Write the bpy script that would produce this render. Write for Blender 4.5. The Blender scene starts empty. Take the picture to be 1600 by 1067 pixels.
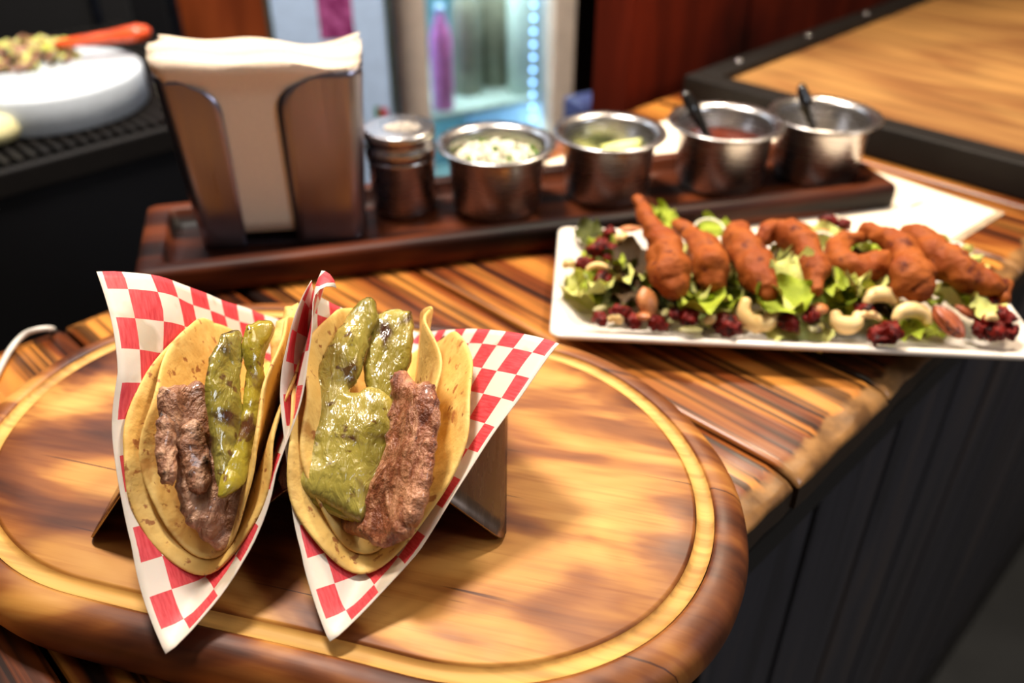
import bpy, bmesh, math, random
from mathutils import Vector, Matrix, noise
from mathutils.geometry import delaunay_2d_cdt
random.seed(7)
sc = bpy.context.scene
COL = sc.collection
# ---------------------------------------------------------------- camera, world, lights, exposure
F = 1350.0; PITCH = math.radians(34.1); H = 0.33
SP, CP = math.sin(PITCH), math.cos(PITCH)
cd = bpy.data.cameras.new('camera'); cam = bpy.data.objects.new('camera', cd); COL.objects.link(cam)
cam.location = (0, 0, H); cam.rotation_euler = (math.pi/2 - PITCH, 0, 0)
cd.sensor_width = 36; cd.lens = 36*F/1600; cd.clip_start = 0.01
cd.dof.use_dof = True; cd.dof.focus_distance = 0.385; cd.dof.aperture_fstop = 5.0
sc.camera = cam
sc.view_settings.view_transform = 'Standard'; sc.view_settings.look = 'None'
sc.view_settings.gamma = 1; sc.view_settings.use_curve_mapping = False
sc.view_settings.exposure = -0.12
w = bpy.data.worlds.new('world'); sc.world = w; w.use_nodes = True
w.node_tree.nodes['Background'].inputs[0].default_value = (1.0, 0.78, 0.60, 1)
w.node_tree.nodes['Background'].inputs[1].default_value = 0.14

def area(name, loc, target, size, power, color):
    l = bpy.data.lights.new(name, 'AREA'); l.shape = 'DISK'; l.size = size; l.energy = power; l.color = color
    o = bpy.data.objects.new(name, l); COL.objects.link(o); o.location = loc
    o.rotation_euler = (Vector(target) - Vector(loc)).to_track_quat('-Z', 'Y').to_euler()
    return o
area('pendant_lamp_light', (0.42, 1.08, 1.06), (-0.02, 0.42, 0), 0.12, 16, (1.0, 0.83, 0.62))
area('front_fill_light', (-0.20, 0.20, 1.45), (-0.05, 0.5, 0), 0.35, 2.1, (1.0, 0.84, 0.64))  # unseen soft fill, added for the upright faces turned to the camera
area('kitchen_ceiling_light', (-0.9, 1.7, 1.2), (-0.75, 1.15, -0.05), 0.4, 6.5, (0.72, 0.86, 1.0))
area('cooler_fill_light', (-0.30, 0.8, 1.5), (-0.15, 1.7, -0.1), 0.3, 64, (1.0, 0.90, 0.80))  # added fill that brightens the cooler and freezer fronts, no lamp there
area('back_wall_fill_light', (-0.5, 2.1, 1.3), (-0.6, 2.7, 0.0), 0.3, 14, (1.0, 0.8, 0.6))  # extra fill put in to lift the brown back wall
area('room_ceiling_light', (1.3, 1.0, 1.8), (0.6, 1.2, 0), 0.5, 12, (1.0, 0.80, 0.55))
area('floor_side_light', (1.7, -0.4, 1.3), (0.5, 0.3, -0.7), 0.5, 16, (0.80, 0.88, 1.0))

# ---------------------------------------------------------------- helpers
def ray(x, y):
    v = (533 - y)/F
    return Vector(((x - 800)/F, CP + v*SP, -SP + v*CP))
def P(x, y, z=0.0):
    d = ray(x, y); return Vector((0, 0, H)) + d*((z - H)/d.z)
def PY(x, y, Y):
    d = ray(x, y); return Vector((0, 0, H)) + d*(Y/d.y)
C45 = math.sqrt(0.5)
def UN(u, n, z=0.0):
    return Vector((C45*u - C45*n, C45*u + C45*n, z))
def srgb(c):
    return tuple((v/255/12.92 if v/255 <= .04045 else ((v/255 + .055)/1.055)**2.4) for v in c) + (1,)
def nz(p, s, seed=0.0):
    return noise.noise(Vector((p[0]*s + seed, p[1]*s + seed*1.7, p[2]*s - seed)))

def mk(name, verts, faces, m, parent=None, origin=None, smooth=True, uvs=None):
    o3 = Vector(origin) if origin is not None else Vector((0, 0, 0))
    base = parent.matrix_world.translation.copy() if parent is not None else o3
    if parent is not None:
        base = Vector(parent['_w']) if '_w' in parent else base
    me = bpy.data.meshes.new(name)
    me.from_pydata([tuple(Vector(v) - base) for v in verts], [], faces)
    if m is not None:
        for k in (m if isinstance(m, (list, tuple)) else [m]): me.materials.append(k)
    if smooth: me.polygons.foreach_set('use_smooth', [True]*len(me.polygons))
    if uvs:
        l = me.uv_layers.new(name='UVMap')
        for lp in me.loops: l.data[lp.index].uv = uvs[lp.vertex_index]
    me.update()
    o = bpy.data.objects.new(name, me); COL.objects.link(o)
    if parent is not None: o.parent = parent; W[o.name] = base
    else: o.location = base; W[o.name] = base
    o['_w'] = list(base)
    return o
W = {}
def thing(name, label, cat, loc=(0, 0, 0), group=None):
    o = bpy.data.objects.new(name, None); COL.objects.link(o); o.location = loc; o.empty_display_size = .02
    o['_w'] = list(loc); o['label'] = label; o['category'] = cat
    if group: o['group'] = group
    return o
def tag(o, label, cat, group=None):
    o['label'] = label; o['category'] = cat
    if group: o['group'] = group
    return o
def struct(o):
    o['kind'] = 'structure'; return o
def mod_bevel(o, wd, seg=2):
    b = o.modifiers.new('bevel', 'BEVEL'); b.width = wd; b.segments = seg; b.limit_method = 'ANGLE'; b.angle_limit = math.radians(40)
    return o
def mod_solid(o, t, off=0):
    b = o.modifiers.new('solid', 'SOLIDIFY'); b.thickness = t; b.offset = off; return o
def mod_sub(o, n=1):
    b = o.modifiers.new('sub', 'SUBSURF'); b.levels = n; b.render_levels = n; return o
BF = [(0, 3, 2, 1), (4, 5, 6, 7), (0, 1, 5, 4), (1, 2, 6, 5), (2, 3, 7, 6), (3, 0, 4, 7)]
def boxv(c, ax, ay, sx, sy, z0, z1):
    """box with plan centre c, plan axes ax/ay, half sizes sx/sy"""
    v = []
    for z in (z0, z1):
        for a, b in ((-1, -1), (1, -1), (1, 1), (-1, 1)):
            p = Vector((c[0], c[1], 0)) + ax*a*sx + ay*b*sy
            v.append(Vector((p.x, p.y, z)))
    return v
def box(name, c, ang, sx, sy, z0, z1, m, parent=None, bev=0.0, origin=None):
    ax = Vector((math.cos(ang), math.sin(ang), 0)); ay = Vector((-math.sin(ang), math.cos(ang), 0))
    v = boxv(c, ax, ay, sx, sy, z0, z1)
    if parent is None and origin is None: origin = (c[0], c[1], z0)
    o = mk(name, v, BF, m, parent, origin, smooth=False)
    if bev: mod_bevel(o, bev)
    return o
def lathe(name, prof, c, m, parent=None, n=40, tf=None):
    v, f = [], []
    for r, z in prof:
        for k in range(n):
            a = 2*math.pi*k/n
            p = Vector((r*math.cos(a), r*math.sin(a), z))
            if tf: p = tf(p)
            v.append(Vector(c) + p)
    for i in range(len(prof) - 1):
        for k in range(n):
            f.append((i*n + k, i*n + (k + 1) % n, (i + 1)*n + (k + 1) % n, (i + 1)*n + k))
    f.append(tuple(range(n))[::-1]); f.append(tuple((len(prof) - 1)*n + k for k in range(n)))
    o = mk(name, v, f, m, parent, c)
    return o
def catmull(pts, per=6):
    out = []
    q = [pts[0]] + list(pts) + [pts[-1]]
    for i in range(1, len(q) - 2):
        p0, p1, p2, p3 = q[i-1], q[i], q[i+1], q[i+2]
        for k in range(per):
            t = k/per
            out.append(tuple(.5*((2*b) + (-a + c)*t + (2*a - 5*b + 4*c - d)*t*t + (-a + 3*b - 3*c + d)*t**3) for a, b, c, d in zip(p0, p1, p2, p3)))
    out.append(tuple(pts[-1])); return out
def tube(name, pts, m, parent=None, n=14, per=5, noi=0.0, ns=60, flat=1.0, origin=None, seed=0.0, wob=0.0):
    """pts: (x,y,z,r). rounded caps."""
    q = catmull([tuple(p) for p in pts], per)
    P3 = [Vector(p[:3]) for p in q]; R = [max(p[3], 1e-4) for p in q]
    # rounded ends
    t0 = (P3[0] - P3[1]).normalized(); t1 = (P3[-1] - P3[-2]).normalized()
    pre = [(P3[0] + t0*R[0]*math.sin(a), R[0]*math.cos(a)) for a in (1.45, 1.1, .75, .4)]
    post = [(P3[-1] + t1*R[-1]*math.sin(a), R[-1]*math.cos(a)) for a in (.4, .75, 1.1, 1.45)]
    P3 = [a for a, b in pre] + P3 + [a for a, b in post]; R = [b for a, b in pre] + R + [b for a, b in post]
    v, f = [], []
    side = None
    for i, p in enumerate(P3):
        t = (P3[min(i+1, len(P3)-1)] - P3[max(i-1, 0)]).normalized()
        if side is None:
            side = t.cross(Vector((0, 0, 1)))
            if side.length < .1: side = t.cross(Vector((1, 0, 0)))
        side = (side - t*side.dot(t)).normalized(); up_ = side.cross(t).normalized()
        for k in range(n):
            a = 2*math.pi*k/n
            dv = side*math.cos(a) + up_*math.sin(a)*flat
            pt = p + dv*R[i]
            if noi:
                pt = p + dv*(R[i]*(1 + wob*nz(pt, ns*.45, seed)) + noi*nz(pt, ns, seed) + noi*.5*nz(pt, ns*2.3, seed + 3))
            v.append(pt)
    L = len(P3)
    for i in range(L - 1):
        for k in range(n):
            f.append((i*n + k, i*n + (k+1) % n, (i+1)*n + (k+1) % n, (i+1)*n + k))
    f.append(tuple(range(n))[::-1]); f.append(tuple((L-1)*n + k for k in range(n)))
    return mk(name, v, f, m, parent, origin if origin is not None else P3[0])
def ellip(name, c, sx, sy, sz, rot, m, parent=None, noi=0.0, ns=150, seg=14, rings=9, seed=0, wr=0.0):
    v, f = [], []
    M = rot.to_matrix() if hasattr(rot, 'to_matrix') else rot
    for i in range(rings + 1):
        th = math.pi*i/rings
        for k in range(seg):
            a = 2*math.pi*k/seg
            d = Vector((math.sin(th)*math.cos(a), math.sin(th)*math.sin(a), math.cos(th)))
            g = 1 + noi*nz(d, 1.6, seed) + wr*abs(nz(d, 4.5, seed + 9))
            v.append(Vector(c) + M @ Vector((d.x*sx*g, d.y*sy*g, d.z*sz*g)))
    for i in range(rings):
        for k in range(seg):
            f.append((i*seg + k, (i+1)*seg + k, (i+1)*seg + (k+1) % seg, i*seg + (k+1) % seg))
    return mk(name, v, f, m, parent, c)

# ---------------------------------------------------------------- materials
class N:
    def __init__(s, name):
        s.m = bpy.data.materials.new(name); s.m.use_nodes = True; s.t = s.m.node_tree; s.b = s.t.nodes['Principled BSDF']
    def n(s, t, **kw):
        x = s.t.nodes.new(t)
        for k, v in kw.items():
            if k.startswith('_'): setattr(x, k[1:], v)
        return x
    def l(s, a, b): s.t.links.new(a, b)
    def coord(s, kind='Position', scale=(1, 1, 1), rot=0.0, rnd=0.0, loc=(0, 0, 0)):
        if kind == 'Position': o = s.n('ShaderNodeNewGeometry').outputs['Position']
        else: o = s.n('ShaderNodeTexCoord').outputs[kind]
        if rnd:
            oi = s.n('ShaderNodeObjectInfo'); mu = s.n('ShaderNodeVectorMath', _operation='SCALE')
            cx = s.n('ShaderNodeCombineXYZ')
            for i in range(3): s.l(oi.outputs['Random'], cx.inputs[i])
            s.l(cx.outputs[0], mu.inputs[0]); mu.inputs['Scale'].default_value = rnd
            ad = s.n('ShaderNodeVectorMath', _operation='ADD'); s.l(o, ad.inputs[0]); s.l(mu.outputs[0], ad.inputs[1]); o = ad.outputs[0]
        r = s.n('ShaderNodeMapping'); s.l(o, r.inputs[0]); r.inputs['Rotation'].default_value = (0, 0, rot); r.inputs['Location'].default_value = loc
        mp = s.n('ShaderNodeMapping'); s.l(r.outputs[0], mp.inputs[0]); mp.inputs['Scale'].default_value = scale
        return mp.outputs[0]
    def noise(s, co, scale, detail=3, dist=0.0, rough=.5):
        x = s.n('ShaderNodeTexNoise'); s.l(co, x.inputs['Vector'])
        x.inputs['Scale'].default_value = scale; x.inputs['Detail'].default_value = detail
        x.inputs['Distortion'].default_value = dist; x.inputs['Roughness'].default_value = rough
        return x.outputs['Fac']
    def ramp(s, fac, stops, interp='LINEAR'):
        x = s.n('ShaderNodeValToRGB'); s.l(fac, x.inputs[0]); e = x.color_ramp.elements; x.color_ramp.interpolation = interp
        while len(e) < len(stops): e.new(.5)
        for k, (p, c) in enumerate(stops):
            e[k].position = p; e[k].color = srgb(c) if not isinstance(c, (int, float)) else (c, c, c, 1)
        return x.outputs['Color']
    def mix(s, fac, a, b, mode='MIX'):
        x = s.n('ShaderNodeMix', _data_type='RGBA', _blend_type=mode)
        for sock, val in ((x.inputs[0], fac), (x.inputs[6], a), (x.inputs[7], b)):
            if isinstance(val, bpy.types.NodeSocket): s.l(val, sock)
            elif isinstance(val, (int, float)): sock.default_value = val
            else: sock.default_value = srgb(val)
        return x.outputs[2]
    def math(s, op, a, b=None):
        x = s.n('ShaderNodeMath', _operation=op)
        for i, val in enumerate((a, b)):
            if val is None: continue
            if isinstance(val, bpy.types.NodeSocket): s.l(val, x.inputs[i])
            else: x.inputs[i].default_value = val
        return x.outputs[0]
    def bump(s, h, strength=.3, dist=.001):
        x = s.n('ShaderNodeBump'); s.l(h, x.inputs['Height']); x.inputs['Strength'].default_value = strength; x.inputs['Distance'].default_value = dist
        s.l(x.outputs[0], s.b.inputs['Normal']); return x
    def set(s, color=None, rough=.5, metal=0.0, coat=0.0, sss=0.0, spec=.5):
        if color is not None:
            if isinstance(color, bpy.types.NodeSocket): s.l(color, s.b.inputs['Base Color'])
            else: s.b.inputs['Base Color'].default_value = srgb(color)
        if isinstance(rough, bpy.types.NodeSocket): s.l(rough, s.b.inputs['Roughness'])
        else: s.b.inputs['Roughness'].default_value = rough
        s.b.inputs['Metallic'].default_value = metal; s.b.inputs['Coat Weight'].default_value = coat
        s.b.inputs['Coat Roughness'].default_value = .1
        s.b.inputs['Specular IOR Level'].default_value = spec
        if sss:
            s.b.inputs['Subsurface Weight'].default_value = sss; s.b.inputs['Subsurface Scale'].default_value = .004
            s.b.inputs['Subsurface Radius'].default_value = (1, .6, .3)
        return s.m
def plain(name, c, rough=.5, metal=0.0, var=.12, scale=40, bump=0.0, coat=0.0, sss=0.0, spec=.5):
    m = N(name); co = m.coord('Object')
    f = m.noise(co, scale, 4)
    d = tuple(v*(1 - var) for v in c); l = tuple(min(255, v*(1 + var)) for v in c)
    col = m.ramp(f, [(.3, d), (.7, l)])
    if bump: m.bump(f, bump, .001)
    return m.set(col, rough, metal, coat, sss, spec)
def spotted(name, base, spot, thr, scale, rough=.5, base2=None, bscale=25, bump=.4, bdist=.001, coat=0.0, sss=0.0, sp2=None, wr=0.0, spec=.5):
    m = N(name); co = m.coord('Object', rnd=1.0)
    c = m.ramp(m.noise(co, bscale, 4), [(.35, base), (.65, base2 or base)])
    sf = m.ramp(m.noise(co, scale, 4, .4), [(thr, 0.0), (thr + .09, 1.0)])
    c = m.mix(sf, c, spot)
    if sp2:
        s2 = m.ramp(m.noise(m.coord('Object', rnd=2.0, loc=(3, 1, 2)), scale*3.1, 3), [(.62, 0.0), (.68, 1.0)])
        c = m.mix(s2, c, sp2)
    h = m.noise(co, scale*1.5, 6)
    if wr:
        wv = m.noise(m.coord('Object', scale=(1, .35, .35), rnd=1.0), 260, 2, 1.5)
        h = m.math('ADD', h, m.math('MULTIPLY', wv, wr))
    if bump: m.bump(h, bump, bdist)
    return m.set(c, rough, 0, coat, sss, spec)

def burnt_wood(name, rot, gold, mid, dark, big=(2.2, 16), lines=(3, 150), thr=.5, lstr=.6, rough=.35, spec=.5, rnd=0.0, bump=.3, distort=.6, worn=None, coat=.15, lsharp=.10):
    m = N(name)
    cb = m.coord('Position', (big[0], big[1], big[1]), rot, rnd)
    f = m.noise(cb, 1.0, 3, distort)
    col = m.ramp(f, [(thr - .16, dark), (thr - .05, mid), (thr + .09, gold), (thr + .25, tuple(min(255, v*1.1) for v in gold))])
    cl = m.coord('Position', (lines[0], lines[1], lines[1]), rot, rnd)
    lf = m.ramp(m.noise(cl, 1.0, 4, .3), [(.46 - lsharp, 0.0), (.46 + lsharp, 1.0)])
    lc = m.mix(lf, dark, (255, 255, 255))
    col = m.mix(lstr, col, lc, 'MULTIPLY')
    if worn:
        un = m.coord('Position', (1, 1, 1), -math.radians(45))   # x=u, y=n
        sx = m.n('ShaderNodeSeparateXYZ'); m.l(un, sx.inputs[0])
        nn = m.noise(m.coord('Position'), 60, 3)
        e = m.math('ADD', sx.outputs['Y'], m.math('MULTIPLY', nn, -.016))
        wf = m.ramp(e, [(worn - .0015 if worn > 0 else 0, 1.0), (worn, 0.0)])
        wc = m.ramp(m.noise(m.coord('Position'), 45, 3), [(.35, (96, 66, 38)), (.62, (150, 108, 62))])
        col = m.mix(wf, col, wc)
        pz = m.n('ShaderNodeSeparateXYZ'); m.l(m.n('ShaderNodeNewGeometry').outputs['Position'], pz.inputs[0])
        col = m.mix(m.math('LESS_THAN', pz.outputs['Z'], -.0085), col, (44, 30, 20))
    m.bump(m.noise(cl, 1.0, 4, .3), bump, .0006)
    return m.set(col, rough, 0, coat, 0, spec)

M = {}
M['board'] = None
def board_mat():
    m = N('torched_board')
    rot = math.radians(15)
    cb = m.coord('Position', (6.5, 18, 4), rot, loc=(.13, .02, 0))
    f = m.noise(cb, 1.0, 3.0, 1.2, .45)
    f2 = m.noise(m.coord('Position', (10, 62, 20), rot), 1.0, 3, .8)
    f = m.math('ADD', m.math('MULTIPLY', f, .84), m.math('MULTIPLY', f2, .16))
    col = m.ramp(f, [(.39, (60, 26, 9)), (.46, (98, 50, 19)), (.525, (138, 82, 34)), (.585, (184, 128, 60)), (.67, (208, 156, 82))])
    fl = m.ramp(m.noise(m.coord('Position', (14, 420, 60), rot), 1.0, 3, .2), [(.3, (200, 160, 120)), (.5, (255, 255, 255))])
    col = m.mix(.35, col, fl, 'MULTIPLY')
    # thin cracks and knife marks
    ck = m.noise(m.coord('Position', (9, 260, 9), rot, loc=(4, 2, 0)), 1.0, 2, .4)
    cf = m.ramp(ck, [(.70, 0.0), (.73, 1.0)])
    col = m.mix(cf, col, (70, 34, 12))
    m.bump(m.noise(m.coord('Position', (12, 260, 30), rot), 1.0, 4, .3), .22, .0006)
    rg = m.ramp(m.noise(m.coord('Position'), 30, 3), [(.3, .42), (.7, .58)])
    return m.set(col, rg, 0, .0, 0, .35)
M['board'] = board_mat()
M['groove'] = burnt_wood('bare_groove_wood', math.radians(15), (196, 152, 82), (178, 130, 66), (112, 66, 30), (5, 30), (8, 200), .36, .35, .6, bump=.15, coat=0, spec=.3)
M['plank'] = burnt_wood('scorched_plank', math.radians(45), (196, 128, 54), (112, 52, 16), (26, 10, 4), (2.6, 30), (3.5, 190), .52, .85, .33, rnd=3.0, worn=.1435, coat=.0, spec=.4, lsharp=.06)
M['tray'] = burnt_wood('dark_scorched_wood', math.radians(-12), (96, 44, 18), (50, 20, 10), (14, 7, 5), (3, 26), (3, 130), .52, .5, .48, coat=.0, spec=.15)
M['flap'] = burnt_wood('golden_varnished_wood', math.radians(50), (152, 110, 60), (128, 84, 44), (86, 52, 28), (3.2, 9), (4, 90), .46, .35, .6, coat=0, spec=.25, distort=1.2)
M['redwood'] = burnt_wood('red_brown_panel_wood', 0, (84, 24, 8), (66, 16, 6), (40, 9, 3), (9, 3), (60, 4), .45, .3, .9, coat=0.0, spec=.08)
M['brownwood'] = burnt_wood('orange_brown_panel_wood', 0, (140, 66, 30), (122, 54, 24), (92, 38, 16), (5, 2), (30, 3), .45, .3, .8, coat=0.0, spec=.1)
def dark_front():
    m = N('dark_stained_front_boards')
    co = m.coord('Position', (26, 26, 2.2), 0, 2.0)
    c = m.ramp(m.noise(co, 1.0, 4, .5), [(.3, (24, 24, 31)), (.52, (42, 42, 51)), (.7, (66, 56, 52))])
    m.bump(m.noise(m.coord('Position', (160, 160, 5)), 1.0, 3), .3, .001)
    return m.set(c, .5, 0, .05)
M['front'] = dark_front()
M['black'] = plain('black_paint', (14, 14, 17), .45, scale=8)
M['blackmetal'] = plain('black_iron', (22, 19, 17), .55, scale=30, bump=.2, spec=.2)
M['deepblack'] = plain('soot_black', (7, 7, 9), .7)
M['floor'] = plain('grey_floor', (78, 78, 76), .5, scale=4)
M['white'] = plain('glazed_white_ceramic', (238, 226, 212), .18, var=.02, coat=.5)
def metal(name, c, rough, aniso=.0, stretch=None):
    m = N(name); co = m.coord('Object', stretch or (30, 30, 400))
    f = m.noise(co, 1.0, 3)
    m.bump(f, .06, .0004)
    rr = m.ramp(f, [(.2, rough*.8), (.8, rough*1.25)])
    return m.set(c, rr, 1.0)
M['steel'] = metal('brushed_steel', (188, 184, 182), .27)
M['steel_h'] = metal('holder_steel', (140, 122, 110), .26, stretch=(300, 20, 20))
M['steel_d'] = metal('dispenser_steel', (148, 144, 160), .32, stretch=(260, 260, 10))
M['steel_k'] = plain('kitchen_steel_edge', (70, 76, 90), .35, 1.0)
M['napkin'] = plain('soft_white_napkin', (228, 210, 188), .9, var=.03, scale=900, bump=.35, sss=.1)
M['tortilla'] = spotted('corn_tortilla', (214, 170, 88), (190, 140, 70), .60, 60, .6, (228, 192, 112), 60, .8, .0016, sss=.03, sp2=(160, 104, 52))
M['nopal'] = spotted('grilled_green_pepper', (130, 118, 44), (62, 34, 16), .585, 44, .17, (168, 154, 76), 35, .9, .0018, coat=.6, sss=.12, sp2=(84, 58, 22), wr=.8)
M['nopal2'] = spotted('yellow_green_pepper', (134, 120, 30), (80, 44, 18), .62, 60, .2, (158, 142, 44), 45, .7, .0014, coat=.6, sss=.12, sp2=(96, 66, 24), wr=.7)
M['fritter'] = spotted('golden_fried_batter', (134, 60, 14), (92, 34, 8), .58, 110, .65, (154, 80, 22), 55, .9, .002, spec=.25)
def meatm(name, dark, mid, pale, char_thr):
    m = N(name); co = m.coord('Object', (1, .35, .35), .25, 1.0)
    f = m.noise(co, 150, 5, 1.0, .65)
    c = m.ramp(f, [(.30, dark), (.45, mid), (.60, pale), (.74, tuple(min(255, v*1.15) for v in pale))])
    ch = m.noise(m.coord('Object', rnd=2.0), 75, 6, .6, .7)
    c = m.mix(m.ramp(ch, [(char_thr, 0.0), (char_thr + .07, 1.0)]), c, (30, 20, 17))
    h = m.math('ADD', m.math('MULTIPLY', f, 1.0), m.math('MULTIPLY', m.noise(m.coord('Object', rnd=1.0), 420, 4), .5))
    m.bump(h, 1.0, .0028)
    return m.set(c, .42, 0, .22, .04)
def leafm(name, a, b, sp=.25):
    m = N(name); co = m.coord('Object', rnd=1.0)
    c = m.ramp(m.noise(co, 55, 4), [(.35, a), (.65, b)])
    m.bump(m.noise(co, 220, 3), .4, .001)
    return m.set(c, .45, 0, .0, .2, sp)
M['meat'] = meatm('grilled_pork', (82, 48, 32), (146, 98, 70), (194, 150, 118), .60)
M['meat_red'] = meatm('grilled_pork_red', (88, 40, 22), (140, 78, 48), (190, 134, 98), .62)
M['leaf_l'] = leafm('pale_lettuce', (190, 196, 84), (226, 220, 146))
M['leaf_g'] = leafm('green_lettuce', (124, 146, 24), (182, 190, 60))
M['leaf_d'] = leafm('dark_lettuce', (44, 54, 14), (96, 96, 30))
M['leaf_r'] = leafm('red_lettuce', (54, 34, 22), (92, 70, 36))
M['onion'] = leafm('white_onion', (216, 210, 184), (238, 232, 212))
M['cran'] = spotted('dried_cranberry', (92, 10, 6), (40, 4, 3), .52, 200, .42, (124, 22, 8), 150, 1.0, .002, coat=.0, spec=.2)
M['cashew'] = spotted('roasted_cashew', (226, 186, 116), (206, 152, 84), .6, 90, .38, (236, 206, 146), 70, .2, .0006, sss=.15)
M['almond'] = spotted('almond_skin', (176, 104, 52), (144, 78, 36), .55, 130, .45, (204, 134, 78), 60, .5, .0008)
M['pecan'] = spotted('pecan_brown', (140, 66, 34), (92, 40, 22), .56, 120, .4, (170, 90, 52), 90, .6, .001)
M['seed'] = spotted('pumpkin_seed', (112, 104, 52), (82, 70, 40), .6, 120, .45, (152, 142, 90), 90, .3, .0006)
M['cilantro'] = leafm('cilantro', (62, 96, 24), (110, 146, 48))
M['lime'] = spotted('lime_flesh', (206, 208, 110), (184, 190, 80), .55, 90, .3, (224, 226, 146), 60, .3, .0008, sss=.2)
M['limeskin'] = plain('lime_skin', (92, 124, 30), .35)
M['salsa'] = spotted('red_salsa', (84, 26, 8), (120, 50, 16), .6, 130, .2, (104, 36, 10), 60, .4, .001, coat=.4)
M['cream'] = spotted('pale_sauce', (176, 158, 112), (150, 130, 84), .6, 130, .25, (190, 174, 130), 60, .3, .001)
M['salt'] = plain('white_salt', (226, 214, 198), .8, scale=1200, var=.1, bump=.5)
M['blackplastic'] = plain('black_plastic', (16, 14, 14), .22, coat=.2)
M['orangeplastic'] = plain('orange_plastic', (222, 78, 22), .3, coat=.3)
M['whitecable'] = plain('white_cable', (206, 200, 190), .4)
M['polyblock'] = plain('white_chopping_block', (206, 214, 220), .45, var=.03)
M['scraps'] = spotted('chopped_food', (150, 140, 70), (72, 54, 36), .52, 60, .6, (176, 168, 90), 40, .6, .002)
M['dough'] = plain('pale_yellow_masa', (226, 216, 160), .6)
M['brass'] = plain('brass', (180, 150, 50), .3, 1.0)
M['applwhite'] = plain('enamel_white', (180, 204, 236), .4, var=.03)
M['beige'] = plain('cream_frame_plastic', (214, 196, 178), .4, var=.04)
M['gasket'] = plain('dark_gasket', (48, 56, 44), .6)
M['purple'] = N('purple_sticker')
_m = M['purple']; _c = _m.ramp(_m.noise(_m.coord('Object'), 60, 3), [(.42, (122, 38, 92)), (.6, (168, 84, 140))]); M['purple'] = _m.set(_c, .5)
M['redpaint'] = plain('red_print', (176, 24, 40), .5)
M['greenpaint'] = plain('green_print', (40, 110, 60), .5)
M['pink'] = plain('pink_drink', (226, 130, 196), .4, sss=.2)
M['teal'] = plain('fridge_liner', (120, 160, 166), .5, var=.05)
M['milky'] = plain('frosted_bottle', (192, 208, 196), .35, var=.06)
M['olive'] = plain('olive_bottle', (128, 126, 108), .3, var=.1)
M['blue'] = plain('blue_grey_panel', (62, 72, 120), .5)
M['paperwhite'] = plain('menu_paper', (246, 230, 206), .5, var=.02)
M['smudge'] = plain('orange_print', (206, 150, 92), .6)
def emis(name, c, s):
    m = N(name); m.set((0, 0, 0), .5); m.b.inputs['Emission Color'].default_value = srgb(c); m.b.inputs['Emission Strength'].default_value = s; return m.m
M['led'] = emis('led_light', (150, 195, 255), 9.0)
def glassm(name, c, rough=.03):
    m = N(name); m.set(c, rough); m.b.inputs['Transmission Weight'].default_value = 1.0; m.b.inputs['IOR'].default_value = 1.02; return m.m
M['glass'] = glassm('door_glass', (232, 244, 244))
M['film'] = plain('clear_film_edge', (170, 150, 124), .25)
def paper_mat():
    m = N('red_checkered_paper')
    uv = m.n('ShaderNodeTexCoord').outputs['UV']
    ch = m.n('ShaderNodeTexChecker'); m.l(uv, ch.inputs['Vector']); ch.inputs['Scale'].default_value = 1.0
    st = m.ramp(m.noise(m.coord('UV', (2, 14, 1)), 1.0, 3), [(.3, (186, 36, 48)), (.65, (212, 74, 80))])
    sp = m.ramp(m.noise(m.coord('Object'), 42, 2), [(.60, (216, 202, 188)), (.66, (190, 176, 156))])
    # grease-softened white, streaky red
    col = m.mix(ch.outputs['Fac'], sp, st)
    # white border strip outside the printed squares
    sx = m.n('ShaderNodeSeparateXYZ'); m.l(uv, sx.inputs[0])
    lo = m.math('MINIMUM', sx.outputs[0], sx.outputs[1])
    col = m.mix(m.math('LESS_THAN', lo, 0.40), col, sp)
    m.bump(m.noise(m.coord('Object'), 160, 3), .2, .001)
    mt = m.set(col, .55, 0, 0, 0)
    m.b.inputs['Subsurface Weight'].default_value = .15; m.b.inputs['Subsurface Scale'].default_value = .002
    return mt
M['checker'] = paper_mat()

# ================================================================ STRUCTURE
struct(box('floor', (0, 1.0), 0, 4, 4, -1.35, -1.30, M['floor']))
struct(box('wall_back', (-0.2, 2.75), math.radians(12), 3.0, .05, -1.30, 1.8, M['brownwood']))
# partition wall behind the bar, right of the cooler: boards
wc = UN(1.88, .635)
wr_ = box('wall_right', (wc.x, wc.y), math.radians(45), 1.09, .02, -1.30, 1.5, M['redwood']); struct(wr_)
for k in range(9):
    c = UN(.79 + .12 + k*.245, .608)
    box('plank', (c.x, c.y), math.radians(45), .1212, .007, -.9, 1.45, M['redwood'], wr_, .002)
struct(box('wall_left', (-2.4, 1.5), math.radians(100), 2.5, .05, -1.30, 1.8, M['deepblack']))

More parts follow.
